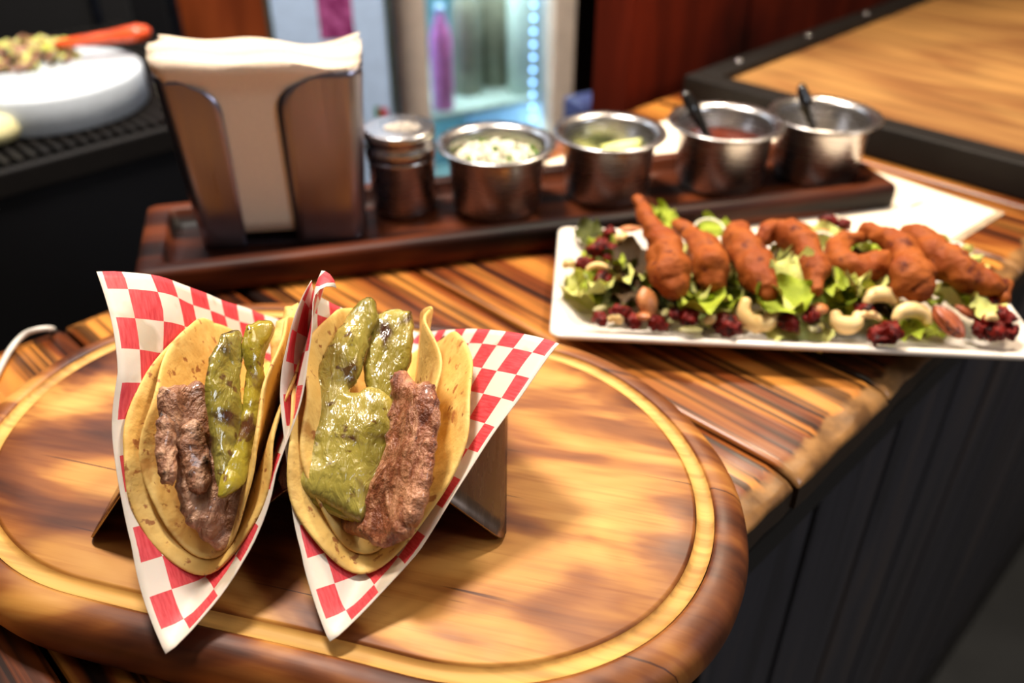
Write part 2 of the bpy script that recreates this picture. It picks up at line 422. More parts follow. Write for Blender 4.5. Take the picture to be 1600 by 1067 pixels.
# ---------------------------------------------------------------- the bar counter
FN, BN = .138, .584
counter = thing('bar_counter', 'long bar counter of scorched cross planks over a dark boarded front', 'bar counter', UN(.4, .36, -1.30))
def plank(u0, u1):
    """one scorched board across the counter; rows along n, worn rounded front end"""
    nf = FN + random.uniform(-.002, .002)
    ns_ = [nf, nf + .002, nf + .006, nf + .012, nf + .018, nf + .04] + [nf + .04 + (BN - nf - .04)*t for t in (.25, .5, .75, .97)] + [BN]
    drop = [.008, .0050, .0028, .0012, .0, 0, 0, 0, 0, 0.0, .004]
    us = [u0 + .0012, u0 + .0032] + [u0 + (u1-u0)*q/16 for q in range(1, 16)] + [u1 - .0032, u1 - .0012]
    v, f = [], []
    for i, nn in enumerate(ns_):
        for j, u in enumerate(us):
            e = .0022 if j in (0, len(us) - 1) else 0
            wob = .003*noise.noise(Vector((u*45, 3.1, i*.25))) if i in (0, 1, 2, 3) else 0
            wz = (.0022*noise.noise(Vector((u*60, 7.7, i*.6))) if i in (1, 2, 3) else 0)
            v.append(UN(u, nn + wob, -drop[i] - e - wz + .0004*nz((u, nn, 0), 30)))
    nu, nn_ = len(us), len(ns_)
    for i in range(nn_ - 1):
        for j in range(nu - 1): f.append((i*nu + j, i*nu + j + 1, (i+1)*nu + j + 1, (i+1)*nu + j))
    b = len(v)
    rim = [j for j in range(nu)] + [i*nu + nu - 1 for i in range(1, nn_)] + [(nn_-1)*nu + j for j in range(nu - 2, -1, -1)] + [i*nu for i in range(nn_ - 2, 0, -1)]
    for r in rim: v.append(Vector((v[r].x, v[r].y, -.024)))
    for k in range(len(rim)):
        k2 = (k + 1) % len(rim); f.append((rim[k2], rim[k], b + k, b + k2))
    f.append(tuple(b + k for k in range(len(rim))))
    o = mk('plank', v, f, M['plank'], counter, smooth=False)
    ntop = (len(ns_) - 1)*(len(us) - 1)
    for q in range(ntop): o.data.polygons[q].use_smooth = True
for k in range(-7, 9): plank(.3615 + .1126*(k - 1), .3615 + .1126*k)
def ubox(name, u0, u1, n0, n1, z0, z1, m, parent=None, bev=0.0):
    c = UN((u0+u1)/2, (n0+n1)/2); return box(name, (c.x, c.y), math.radians(45), (u1-u0)/2, (n1-n0)/2, z0, z1, m, parent, bev)
ubox('edge_strip', -.6, 2.4, .1405, .154, -.036, -.0245, M['blackmetal'], counter, .001)
ubox('apron', -.6, 2.4, .150, .170, -.085, -.0365, M['black'], counter, .002)
ubox('carcass', -.6, 2.4, .180, .575, -1.299, -.026, M['deepblack'], counter)
uu = -.55
uu = .473 - .135*7
while uu < 2.3:
    wd = .135
    ubox('front_board', uu, uu + wd - random.choice((.009, .012, .014)), .160, .178, -1.29, -.05, M['front'], counter, .0025); uu += wd
ubox('kick_board', -.6, 2.3, .156, .160, -1.299, -1.17, M['black'], counter)

# raised bar flap with black iron frame
U0, U1 = .826, 2.0; FB, FF = .552, .145
flap = thing('bar_flap', 'golden wooden bar flap in a raised black iron frame', 'bar flap', UN(1.2, .35, 0))
ubox('panel', U0 + .028, U1, FF + .028, FB - .028, .006, .024, M['flap'], flap, .001)
ubox('frame_rail', U0, U0 + .030, FF, FB, .0005, .0325, M['blackmetal'], flap, .002)
ubox('frame_rail', U0 + .0305, U1, FB - .030, FB, .0005, .0325, M['blackmetal'], flap, .002)
ubox('frame_rail', U0 + .0305, U1, FF, FF + .030, .0005, .0325, M['blackmetal'], flap, .002)
for k in range(7):
    c = UN(U0 + .09 + k*.16, FB - .014, .0328)
    lathe('bolt', [(.0045, -.001), (.0045, .001), (.003, .0022), (.0005, .0026)], c, M['steel'], flap, 10)

# ================================================================ THE ROUND BOARD
BC = Vector((-.089, .344, 0)); BA = math.radians(-15); BX = Vector((math.cos(BA), math.sin(BA), 0)); BY = Vector((-math.sin(BA), math.cos(BA), 0))
BT = .030
def sup(A, B, th):
    """board outline: straight long sides, nearly round ends, the right end slightly skewed"""
    c, q = math.cos(th), math.sin(th)
    if A < B + .004: return c*A, q*B
    L_ = A - B; per = 2*math.pi*B + 4*L_; t = (th % (2*math.pi))/(2*math.pi)*per
    segs = ((math.pi*B/2, 0), (2*L_, 1), (math.pi*B, 2), (2*L_, 3), (math.pi*B/2, 4))
    for ln, k in segs:
        if t <= ln + 1e-9: break
        t -= ln
    if k == 0: x, y = L_ + B*math.cos(t/B), B*math.sin(t/B)
    elif k == 1: x, y = L_ - t, B
    elif k == 2: x, y = -L_ - B*math.sin(t/B), B*math.cos(t/B)
    elif k == 3: x, y = -L_ + t, -B
    else: x, y = L_ + B*math.sin(t/B), -B*math.cos(t/B)
    if x > 0: x -= .12*y*(x/A)
    return x, y
def ringpts(A, B, z, n=180, wv=0.0):
    out = []
    for k in range(n):
        th = 2*math.pi*k/n; x, y = sup(A, B, th)
        p = BC + BX*x + BY*y
        g = 1 + wv*nz((math.cos(th), math.sin(th), 0), 2.0)
        p = BC + (p - BC)*g; out.append(Vector((p.x, p.y, z)))
    return out
board = thing('serving_board', 'large oval torched wooden serving board with a pale juice groove, under the tacos', 'serving board', (BC.x, BC.y, .0005))
rings = [(.002, .001, BT), (.07, .02, BT), (.12, .055, BT), (.165, .09, BT), (.1818, .1084, BT), (.1832, .1096, BT - .0004), (.1837, .1100, BT - .0042),
         (.1921, .1180, BT - .0042), (.1926, .1184, BT - .0006), (.1942, .1198, BT), (.200, .1255, BT - .0008), (.2045, .1295, BT - .0028), (.208, .1325, BT - .0065), (.2095, .134, BT - .012),
         (.2092, .1338, .012), (.207, .132, .006), (.202, .127, .001), (.150, .08, .0008)]
v, f = [], []
for A, B, z in rings: v += ringpts(A, B, z, wv=.006)
n_ = 180
for i in range(len(rings) - 1):
    for k in range(n_): f.append((i*n_ + k, i*n_ + (k+1) % n_, (i+1)*n_ + (k+1) % n_, (i+1)*n_ + k))
f.append(tuple(range(n_))); f.append(tuple((len(rings)-1)*n_ + k for k in range(n_))[::-1])
mk('board_body', v, f, M['board'], board)
gr = [(.1837, .1100, BT - .0010), (.1844, .1107, BT - .0024), (.1862, .1124, BT - .0031), (.1896, .1156, BT - .0031), (.1914, .1173, BT - .0024), (.1921, .1180, BT - .0010)]
v, f = [], []
for A, B, z in gr: v += ringpts(A, B, z, wv=.006)
for i in range(len(gr) - 1):
    for k in range(n_): f.append((i*n_ + k, i*n_ + (k+1) % n_, (i+1)*n_ + (k+1) % n_, (i+1)*n_ + k))
mk('juice_groove', v, f, M['groove'], board)

# ================================================================ TACO HOLDER
def sheet_from_profile(name, prof, y0, y1, m, parent, skew=0.0, cornr=.006, thick=.0011):
    """bent sheet: profile (x,z) extruded along Y with rounded outer corners"""
    pr = []
    for i, p in enumerate(prof):                       # round the bends
        if 0 < i < len(prof) - 1:
            a, b, c = Vector(prof[i-1]), Vector(p), Vector(prof[i+1])
            r = .005
            s0 = b + (a-b).normalized()*r; s1 = b + (c-b).normalized()*r
            for t in (0, .25, .5, .75, 1): pr.append((1-t)**2*s0 + 2*t*(1-t)*b + t*t*s1)
        else: pr.append(Vector(p))
    # subdivide first and last leg near feet for rounded corners
    def cut(a, b): return [a, a.lerp(b, .04), a.lerp(b, .09), a.lerp(b, .16)]
    pr = cut(pr[0], pr[1]) + pr[1:-1] + cut(pr[-1], pr[-2])[::-1]
    v, f = [], []
    L = [0]
    for i in range(1, len(pr)): L.append(L[-1] + (pr[i]-pr[i-1]).length)
    T = L[-1]; NY = 10
    for i, p in enumerate(pr):
        d = min(L[i], T - L[i]); ins = 0
        if d < cornr: ins = cornr - math.sqrt(max(cornr**2 - (cornr - d)**2, 0))
        for k in range(NY + 1):
            y = (y0 + ins) + (y1 - y0 - 2*ins)*k/NY
            v.append(Vector((p[0] + skew*(y - y0), y, p[1])))
    for i in range(len(pr) - 1):
        for k in range(NY): f.append((i*(NY+1) + k, (i+1)*(NY+1) + k, (i+1)*(NY+1) + k + 1, i*(NY+1) + k + 1))
    o = mk(name, v, f, m, parent, origin=(v[0].x, y0, BT)); mod_solid(o, thick); return o
holder = thing('taco_holder', 'zigzag bent steel taco stand on the oval board', 'taco holder', (-.0985, .338, BT))
ZB = BT + .0008
prof = [(-.1945, ZB), (-.1700, .064), (-.1305, ZB + .003), (-.0970, .066), (-.0620, ZB + .003), (-.0360, .065), (-.0030, ZB)]
sheet_from_profile('bent_sheet', prof, .277, .400, M['steel_h'], holder, skew=0.0)

# ================================================================ TACOS
def section(t, a, r, t0=9, curl=0.0, k2=0.0, xc=None):
    """integrate the cross-section from the fold: returns (dx,dz) after arc length t>0.
    a: lean from vertical; r: fold radius; after t0 curl (rad/m) outward; k2 mild constant opening"""
    x = z = 0.0; h = 0.0; N_ = max(2, int(t/.002)); ds = t/N_; target = math.pi/2 - a; s = 0
    for i in range(N_):
        s += ds
        if h < target and s < 9: h = min(target, h + ds/r)
        hh = h - k2*max(0, s - .02)
        if s > t0: hh -= curl*(s - t0)
        for tc, cc in (xc or ()):
            if s > tc: hh -= cc*(s - tc)
        x += math.cos(hh)*ds; z += math.sin(hh)*ds
    return x, z
def lerpf(pts, s):
    if s <= pts[0][0]: return pts[0][1]
    for (a, b), (c, d) in zip(pts, pts[1:]):
        if s <= c: return b + (d-b)*(s-a)/(c-a)
    return pts[-1][1]
def folded_disc(name, x0, z0, s0, R, aL, aR, r, m, parent, seed, off=0.0, ruff=.0016, ruf2=8, th=.0022, sx=1.0):
    NR, NA = 15, 64
    v, f = [], []
    v.append((0, 0))
    P2 = [(0.0, 0.0)]
    for i in range(1, NR + 1):
        for k in range(NA):
            a = 2*math.pi*k/NA
            rr = R*i/NR*(1 + .035*noise.noise(Vector((math.cos(a)*1.3 + seed, math.sin(a)*1.3, seed)))*i/NR + .008*noise.noise(Vector((math.cos(a)*6 + seed, math.sin(a)*6, seed)))*i/NR)
            P2.append((rr*math.cos(a), rr*math.sin(a)))
    V = []
    for (ds, t) in P2:
        s = s0 + ds*sx
        a = lerpf(aL if t < 0 else aR, s)
        e = abs(t)/R
        dx, dz = section(abs(t), a, r)
        sg = -1 if t < 0 else 1
        # ruffle normal to wall
        q = (ds*ds + t*t)**.5/R
        w_ = ruff*q*q*math.sin(ruf2*math.atan2(t, ds) + seed*2) + .0012*noise.noise(Vector((ds*50 + seed, t*50, 0)))
        nx, nz_ = math.cos(a)*sg, -math.sin(a)
        V.append(Vector((lerpf(x0, s) + sg*dx + nx*(w_*e + off*min(1, e*2)), s, lerpf(z0, s) + dz + nz_*w_*e + (0 if off < 0 else 0))))
    for k in range(NA): f.append((0, 1 + k, 1 + (k+1) % NA))
    for i in range(NR - 1):
        for k in range(NA):
            a = 1 + i*NA; b = a + NA
            f.append((a + k, b + k, b + (k+1) % NA, a + (k+1) % NA))
    o = mk(name, V, f, m, parent, origin=(V[0].x, V[0].y, V[0].z))
    mod_solid(o, th); mod_sub(o, 1); return o
def paper(name, x0, z0, s0, D, aL, aR, r, m, curlL=(9, 0), curlR=(9, 0), label='', seed=0, squares=11.4, kL=0.0, kR=0.0):
    K = 44; V = []; uv = []
    for i in range(K + 1):
        for j in range(K + 1):
            p, q = i/K, j/K                        # p,q along sheet sides, front corner = (0,0)
            ds = (p + q - 1)*D; t = (q - p)*D
            left = t < 0
            s = s0 + ds + (kL if left else kR)*abs(t)
            a = lerpf(aL if left else aR, s); cu = curlL if left else curlR
            dx, dz = section(abs(t), a, r, cu[0], cu[1], 0.0, cu[2:])
            sg = -1 if left else 1
            wv = .0012*noise.noise(Vector((s*30 + seed, t*30, seed))) + .0005*math.sin(s*160 + t*60 + seed)
            V.append(Vector((lerpf(x0, s) + sg*dx + wv*math.cos(a)*min(1, abs(t)*40), s, lerpf(z0, s) + dz + .4*wv)))
            uv.append((p*squares + .25, q*squares + .25))
    f = [(i*(K+1) + j, (i+1)*(K+1) + j, (i+1)*(K+1) + j + 1, i*(K+1) + j + 1) for i in range(K) for j in range(K)]
    o = mk(name, V, f, m, None, origin=(lerpf(x0, s0), s0, lerpf(z0, s0)), uvs=uv)
    mod_solid(o, .0003); tag(o, label, 'paper liner', 'checkered paper liners in the taco holder'); return o

R_ = math.radians
def plane3(a, b, c):
    A, B, C = PY(*a), PY(*b), PY(*c); n = (B-A).cross(C-A).normalized()
    if n.z < 0: n = -n
    return A, n
def onplane(pl, x, y, off=0.0):
    d = ray(x, y); o = Vector((0, 0, H)); A, n = pl
    return o + d*((A + n*off - o).dot(n)/d.dot(n))
def slab(name, outline, pl, m, parent, th=.004, edge=.006, off=0.0, noi=.0012, ns=90, step=4.0, seed=0, dome=0.0, bottom=.8, ridges=None, label=None, rag=0.0, catm=True, hole=None):
    """thick organic slab: outline in the pl plane (a real plane in the scene)"""
    pts = catmull([tuple(p) for p in outline] + [tuple(outline[0])], 5)[:-1] if catm else outline
    pts = [Vector((p[0], p[1])) for p in pts]
    if rag: pts = [p + Vector((rag*noise.noise(Vector((p.x*.09, p.y*.09, seed))), rag*noise.noise(Vector((p.x*.09, p.y*.09, seed + 5))))) for p in pts]
    nb = len(pts)
    def inside(q):
        c = False
        for i in range(nb):
            a, b = pts[i], pts[i-1]
            if (a.y > q.y) != (b.y > q.y) and q.x < (b.x-a.x)*(q.y-a.y)/(b.y-a.y) + a.x: c = not c
        return c
    def dist(q):
        d = 1e9
        for i in range(nb):
            a, b = pts[i], pts[i-1]; ab = b - a; L = ab.length_squared
            t = max(0, min(1, (q-a).dot(ab)/L)) if L > 1e-9 else 0
            d = min(d, (q - (a + ab*t)).length)
        return d
    x0 = min(p.x for p in pts); x1 = max(p.x for p in pts); y0 = min(p.y for p in pts); y1 = max(p.y for p in pts)
    co = list(pts); ed = [(i, (i+1) % nb) for i in range(nb)]
    y = y0; row = 0
    while y < y1:
        x = x0 + (step/2 if row % 2 else 0)
        while x < x1:
            q = Vector((x, y))
            if inside(q) and dist(q) > step*.45: co.append(q)
            x += step
        y += step*.87; row += 1
    vo, eo, fo, _, _, _ = delaunay_2d_cdt(co, ed, [], 1, 1e-6)
    dd = [dist(q) for q in vo]
    cxm = sum(p.x for p in pts)/nb; cym = sum(p.y for p in pts)/nb
    c3 = onplane(pl, cxm, cym); pxm = (c3 - Vector((0, 0, H))).length/F     # metres per px
    eP = edge/pxm; A, n = pl; V = []; top = {}; bot = {}
    for i, q in enumerate(vo):
        t = min(1, dd[i]/eP); g = math.sqrt(max(0, 1 - (1-t)**2))
        b3 = onplane(pl, q.x, q.y, off)
        nn = noi*g*(noise.noise(b3*ns + Vector((seed, 0, 0))) + .5*noise.noise(b3*ns*2.4 + Vector((seed, 3, 0))))
        rg = 0
        if ridges:
            amp, fr, ang = ridges
            rg = amp*g*math.sin(((q.x*math.cos(ang) + q.y*math.sin(ang))*fr) + 2*noise.noise(b3*40))
        dm = dome*min(1, dd[i]/(eP*3))
        top[i] = len(V); V.append(b3 + n*(th*.5*g + nn + rg + dm))
        if dd[i] < 1e-3: bot[i] = top[i]
        else: bot[i] = len(V); V.append(b3 - n*(th*.5*g*bottom))
    fs = []
    for fc in fo:
        fs.append(tuple(top[k] for k in fc)); fs.append(tuple(bot[k] for k in reversed(fc)))
    o = mk(name, V, fs, m, parent)
    if label: o['label'] = label
    return o

# --- left taco
x1 = [(.21, -.139), (.25, -.1325), (.30, -.1305), (.46, -.1300)]
z1 = [(.21, .0355), (.25, .0385), (.28, .0405), (.46, .0405)]
x2 = [(.22, -.0735), (.25, -.0650), (.30, -.0620), (.46, -.0615)]
z2 = [(.21, .0360), (.25, .0390), (.28, .0405), (.46, .0405)]
paper('paper_liner', x1, [(a, b - .0022) for a, b in z1], .335, .1195, [(.22, R_(62)), (.25, R_(46)), (.27, R_(37)), (.30, R_(24)), (.34, R_(17)), (.40, R_(20))], [(.22, R_(58)), (.27, R_(33)), (.32, R_(23)), (.4, R_(22))], .011, M['checker'], curlL=(.080, 16), curlR=(.075, -6, (.107, 210)), label='red checkered paper under the left taco, tall pointed corner up left', seed=1)
paper('paper_liner', x2, [(a, b - .0022) for a, b in z2], .332, .1115, [(.22, R_(62)), (.27, R_(34)), (.31, R_(24)), (.4, R_(18))], [(.22, R_(58)), (.27, R_(48)), (.32, R_(43)), (.4, R_(39))], .011, M['checker'], curlL=(.070, -24), curlR=(.060, 7), label='red checkered paper under the right taco, corner flaring right over the board', seed=4, kR=-.08)
taco1 = thing('taco', 'soft corn taco with two narrow green pepper strips in the left slot', 'taco', (-.1305, .325, .039), 'tacos in the steel holder')
taco2 = thing('taco', 'soft corn taco with one broad glossy green pepper slab in the right slot', 'taco', (-.062, .322, .039), 'tacos in the steel holder')
folded_disc('tortilla', x1, z1, .3240, .0740, [(.25, R_(50)), (.27, R_(36)), (.30, R_(23)), (.34, R_(15)), (.40, R_(20))], [(.25, R_(45)), (.28, R_(26)), (.34, R_(20)), (.4, R_(16))], .0115, M['tortilla'], taco1, 1.3, ruf2=7)
folded_disc('tortilla', x1, [(a, b + .0028) for a, b in z1], .3280, .0715, [(.25, R_(42)), (.27, R_(29)), (.30, R_(18)), (.34, R_(12)), (.37, R_(17)), (.40, R_(30))], [(.25, R_(36)), (.28, R_(15)), (.34, R_(12)), (.4, R_(12))], .0125, M['tortilla'], taco1, 4.1)
folded_disc('tortilla', x2, z2, .3225, .0735, [(.25, R_(45)), (.28, R_(28)), (.34, R_(23)), (.4, R_(20))], [(.25, R_(48)), (.30, R_(36)), (.34, R_(32)), (.40, R_(28))], .0115, M['tortilla'], taco2, 7.7)
folded_disc('tortilla', x2, [(a, b + .0028) for a, b in z2], .333, .0745, [(.25, R_(40)), (.28, R_(23)), (.34, R_(18)), (.4, R_(10))], [(.25, R_(38)), (.28, R_(29)), (.30, R_(21)), (.34, R_(12)), (.40, R_(6))], .0125, M['tortilla'], taco2, 2.2, ruff=.003, ruf2=9)
# fillings, left taco
plN = plane3((350, 775, .266), (330, 640, .290), (400, 505, .338))
plM = plane3((360, 860, .258), (248, 620, .288), (390, 610, .318))
plA = plane3((360, 860, .262), (245, 620, .318), (400, 500, .365))
slab('grilled_meat', [(248, 606), (288, 600), (316, 598), (326, 640), (345, 680), (372, 700), (392, 735), (390, 785), (376, 830), (358, 862), (335, 855), (308, 835), (288, 808), (277, 770), (272, 720), (260, 675), (246, 640)], plM, M['meat'], taco1, .009, .006, -.002, .0024, 60, seed=2, rag=6, ridges=(.0010, .16, .1))
slab('grilled_meat', [(252, 640), (270, 660), (277, 705), (273, 750), (262, 759), (249, 747), (243, 705), (244, 665)], plM, M['meat'], taco1, .008, .006, .003, .0018, 65, seed=4, rag=5)
slab('grilled_meat', [(286, 662), (308, 655), (322, 690), (330, 740), (322, 770), (300, 768), (287, 730), (281, 690)], plM, M['meat'], taco1, .006, .006, .003, .0024, 60, seed=9, rag=5)
slab('grilled_meat', [(448, 482), (468, 476), (464, 530), (446, 590), (430, 640), (418, 660), (414, 610), (424, 560), (424, 520)], plA, M['tortilla'], taco1, .004, .005, -.001, .0018, 75, seed=5, rag=6, label='pale fatty strip of pork along the right wall')
slab('green_pepper_strip', [(346, 522), (372, 516), (380, 545), (374, 600), (382, 650), (372, 700), (362, 735), (344, 772), (336, 735), (328, 680), (320, 610), (328, 560)], plN, M['nopal'], taco1, .006, .006, .004, .0016, 70, seed=6, rag=4)
slab('green_pepper_strip', [(386, 508), (410, 500), (428, 512), (412, 560), (412, 620), (404, 680), (394, 730), (384, 752), (362, 772), (340, 776), (346, 740), (362, 702), (378, 640), (384, 580), (378, 540)], plN, M['nopal2'], taco1, .0065, .006, .0065, .0016, 70, seed=8, rag=4)
# fillings, right taco
plB = plane3((568, 815, .267), (461, 690, .296), (585, 463, .372))
plC = plane3((600, 850, .256), (628, 572, .322), (690, 660, .286))
slab('grilled_meat', [(628, 570), (640, 588), (652, 598), (676, 598), (686, 628), (683, 664), (677, 720), (664, 795), (640, 835), (604, 856), (571, 844), (535, 826), (524, 808), (545, 795), (575, 770), (598, 720), (612, 660), (616, 610)], plC, M['meat_red'], taco2, .010, .006, .004, .0024, 60, seed=12, rag=7, ridges=(.0009, .10, .5))
slab('grilled_meat', [(446, 690), (460, 680), (470, 740), (484, 775), (468, 787), (448, 772), (436, 742)], plB, M['meat'], taco2, .007, .005, -.004, .0025, 80, seed=14, rag=5)
slab('green_pepper_strip', [(612, 482), (632, 484), (645, 492), (645, 540), (638, 578), (624, 592), (618, 632), (600, 640), (576, 620), (568, 575), (574, 535), (582, 500), (596, 488)], plB, M['nopal'], taco2, .006, .006, .001, .0011, 60, seed=16, rag=3)
slab('green_pepper_slab', [(572, 463), (586, 470), (591, 500), (578, 525), (573, 552), (560, 592), (547, 612), (556, 614), (572, 606), (592, 608), (614, 628), (618, 670), (608, 722), (592, 760), (568, 815), (540, 804), (500, 784), (463, 762), (460, 712), (461, 668), (472, 622), (498, 568), (512, 541), (530, 512), (552, 480)], plB, M['nopal'], taco2, .0085, .005, .006, .0011, 70, step=3.6, seed=18, rag=3, dome=.003)
slab('green_pepper_strip', [(462, 752), (500, 772), (540, 792), (564, 800), (567, 817), (540, 812), (500, 795), (464, 775)], plB, M['nopal2'], taco2, .006, .003, .0035, .0006, 60, seed=19, rag=1, label='yellow-green cut edge of the broad slab')

# ================================================================ TRAY, DISPENSER, SHAKER, CUPS
tA = P(206, 430, .024); tB = P(1407, 288, .024)
tx = (tB - tA).normalized(); ty = Vector((-tx.y, tx.x, 0)); tl = (tB - tA).length; td = .122
TC = (tA + tB)/2 + ty*td/2; tang = math.atan2(tx.y, tx.x)
tray = thing('condiment_tray', 'long dark scorched wooden tray with a raised lip behind the board', 'tray', (TC.x, TC.y, .0005))
def trayv(hx, hy, z, rr=.006):
    out = []
    for sx_, sy_, a0 in ((1, 1, 0), (-1, 1, 90), (-1, -1, 180), (1, -1, 270)):
        for k in range(5):
            a = R_(a0 + k*22.5)
            x = sx_*(hx - rr) + rr*math.cos(a); y = sy_*(hy - rr) + rr*math.sin(a)
            out.append(Vector((TC.x, TC.y, 0)) + tx*x + ty*y + Vector((0, 0, z)))
    return out
rg = [(tl/2 - .004, td/2 - .004, .0006), (tl/2, td/2, .004), (tl/2, td/2, .019), (tl/2 - .001, td/2 - .001, .0222), (tl/2 - .004, td/2 - .004, .024), (tl/2 - .017, td/2 - .013, .024), (tl/2 - .0195, td/2 - .0155, .022), (tl/2 - .021, td/2 - .017, .0125), (tl/2 - .03, td/2 - .03, .0115)]
v = []; f = []
for a, b, z in rg: v += trayv(a, b, z)
for i in range(len(rg) - 1):
    for k in range(20): f.append((i*20 + k, i*20 + (k+1) % 20, (i+1)*20 + (k+1) % 20, (i+1)*20 + k))
f.append(tuple((len(rg)-1)*20 + k for k in range(20))); f.append(tuple(range(20))[::-1])
mk('tray_body', v, f, M['tray'], tray)
TZ = .0118

# napkin dispenser
dl = P(314, 392, TZ); dr = P(572, 375, TZ); dx_ = (dr - dl); dw = dx_.length; dx_.normalize(); dy_ = Vector((-dx_.y, dx_.x, 0))
DC = (dl + dr)/2
disp = thing('napkin_dispenser', 'tall brushed steel napkin dispenser with a narrow front slot, on the tray', 'napkin dispenser', (DC.x, DC.y, TZ))
DH = .134; DD = .062
def hw(z): return (dw/2)*(1 + .155*(z/DH))
def DP(x, y, z): return DC + dx_*x + dy_*y + Vector((0, 0, z))
SLOTO = -.0085
def slotx(z):
    s = .0192
    zc = .106; rr = DH - .003 - zc
    if z > zc:
        t = min(1, (z - zc)/rr); s += (hw(z) - .016 - s)*(1 - (1 - t**2.4)**(1/2.0))
    return s
NZ = 26; rc = .014
for sg in (-1, 1):
    v, f = [], []
    zs = [DH*k/NZ for k in range(NZ + 1)]
    for z in zs:
        w2 = hw(z); sx0 = min(slotx(z) + sg*SLOTO, w2 - rc - .001)
        path = [(sx0 + (w2 - rc - sx0)*t, 0) for t in (0, .2, .4, .6, .8, 1)]
        path += [(w2 - rc + rc*math.sin(a), rc - rc*math.cos(a)) for a in (.3, .6, .9, 1.2, 1.5708)]
        path += [(w2, rc + (DD - 2*rc)*t) for t in (.33, .66, 1)]
        path += [(w2 - rc + rc*math.cos(a), DD - rc + rc*math.sin(a)) for a in (.4, .8, 1.2, 1.5708)] + [(w2*.4, DD), (0, DD)]
        for x, y in path: v.append(DP(sg*x, y, z))
    L = len(path)
    for i in range(NZ):
        for k in range(L - 1):
            q = (i*L + k, i*L + k + 1, (i+1)*L + k + 1, (i+1)*L + k); f.append(q if sg > 0 else q[::-1])
    o = mk('side_shell', v, f, M['steel_d'], disp); mod_solid(o, .0008, -1)
box('base_plate', (DP(0, DD/2, 0).x, DP(0, DD/2, 0).y), math.atan2(dx_.y, dx_.x), dw/2 - .004, DD/2 - .003, TZ + .0005, TZ + .003, M['steel_d'], disp)
# napkins
nap = thing('napkin_stack', 'stack of folded white paper napkins bulging from the steel dispenser', 'napkins', tuple(DP(0, DD/2, .006)))
def napsheet(y, th, zt, wx, seed, zb=.012, puff=0.0, name='napkin'):
    v, f = [], []; NXX, NZZ = 22, 14
    for s_ in (0, 1):
        for i in range(NXX + 1):
            for j in range(NZZ + 1):
                tt = j/NZZ; zt_ = zt + .004*math.sin(i/NXX*5 + seed) + .0025*math.sin(i/NXX*11 + seed*2)
                z = zb + (zt_ - zb)*tt; X = -1 + 2*i/NXX
                rcut = rc - math.sqrt(max(0, rc*rc - max(0, rc - y)**2)) if y < rc else (rc - math.sqrt(max(0, rc*rc - max(0, y + th - DD + rc)**2)) if y + th > DD - rc else 0)
                wloc = (hw(min(z, DH)) - .0035 - rcut)*wx
                yy = y + (th if s_ else 0)
                edge = math.sqrt(max(0, 1 - max(0, (tt - .9)/.1)**2)) if tt > .9 else 1
                yc = y + th/2
                yy = yc + (yy - yc)*max(edge, .05)
                if puff: yy -= puff*max(0, min(1, (z - DH + .004)/.008))*(1 if s_ == 0 else .6)*math.sqrt(max(0, 1 - X**6))
                if z > DH: wloc += (.004 + rcut*.7)*min(1, (z - DH)/.006)
                v.append(DP(X*wloc, yy, z))
    n1 = NZZ + 1; S = (NXX + 1)*n1
    for i in range(NXX):
        for j in range(NZZ):
            a = i*n1 + j; f.append((a, a + n1, a + n1 + 1, a + 1)); f.append((S + a, S + a + 1, S + a + n1 + 1, S + a + n1))
    for i in range(NXX):
        a = i*n1 + NZZ; f.append((a, a + n1, S + a + n1, S + a)); a = i*n1; f.append((a + n1, a, S + a, S + a + n1))
    for j in range(NZZ):
        f.append((j, j + 1, S + j + 1, S + j)); a = NXX*n1 + j; f.append((a + 1, a, S + a, S + a + 1))
    return mk(name, v, f, M['napkin'], nap)
napsheet(.0025, .006, .143, 1.0, .4, puff=.009, name='front_napkin')
for k in range(8): napsheet(.0088 + k*.0062, .006, .1445 + .0035*math.sin(k*.9) + random.uniform(-.001, .001), 1.0, .4 + k*.12)

# shaker
sc_ = P(629, 338, TZ); sc_.y += .018; sc_ = Vector((sc_.x, sc_.y, TZ))
shk = thing('salt_shaker', 'small cylindrical steel salt shaker beside the napkin dispenser', 'salt shaker', tuple(sc_))
lathe('body', [(.0240, 0), (.0262, .0015), (.0268, .004), (.0268, .044), (.0280, .046), (.0280, .048), (.0268, .049)], sc_, M['steel'], shk)
lathe('lid', [(.0268, .0492), (.0285, .050), (.0287, .057), (.0272, .059), (.0272, .062), (.0290, .064), (.0293, .0700), (.0285, .0712), (.0270, .0715), (.001, .0716)], sc_, M['steel'], shk)
sg_ = thing('salt_grains', 'white salt grains heaped on the steel shaker lid', 'salt', (sc_.x, sc_.y, TZ + .0722))
v = []; f = []
for k in range(170):
    a = random.uniform(0, 6.28); rr = .011*math.sqrt(random.random())
    c = Vector((sc_.x + .003 + rr*math.cos(a)*1.3, sc_.y - .004 + rr*math.sin(a), TZ + .0722 + random.uniform(0, .0025)*(1 - rr/.012)))
    s_ = random.uniform(.0005, .0011); b = len(v)
    for d in ((1, 0, 0), (-1, 0, 0), (0, 1, 0), (0, -1, 0), (0, 0, 1), (0, 0, -1)): v.append(c + Vector(d)*s_)
    for q in ((0, 2, 4), (2, 1, 4), (1, 3, 4), (3, 0, 4), (2, 0, 5), (1, 2, 5), (3, 1, 5), (0, 3, 5)): f.append(tuple(b + i for i in q))
so = mk('grains', v, f, M['salt'], sg_); so['kind'] = 'stuff'
sg_['kind'] = 'stuff'

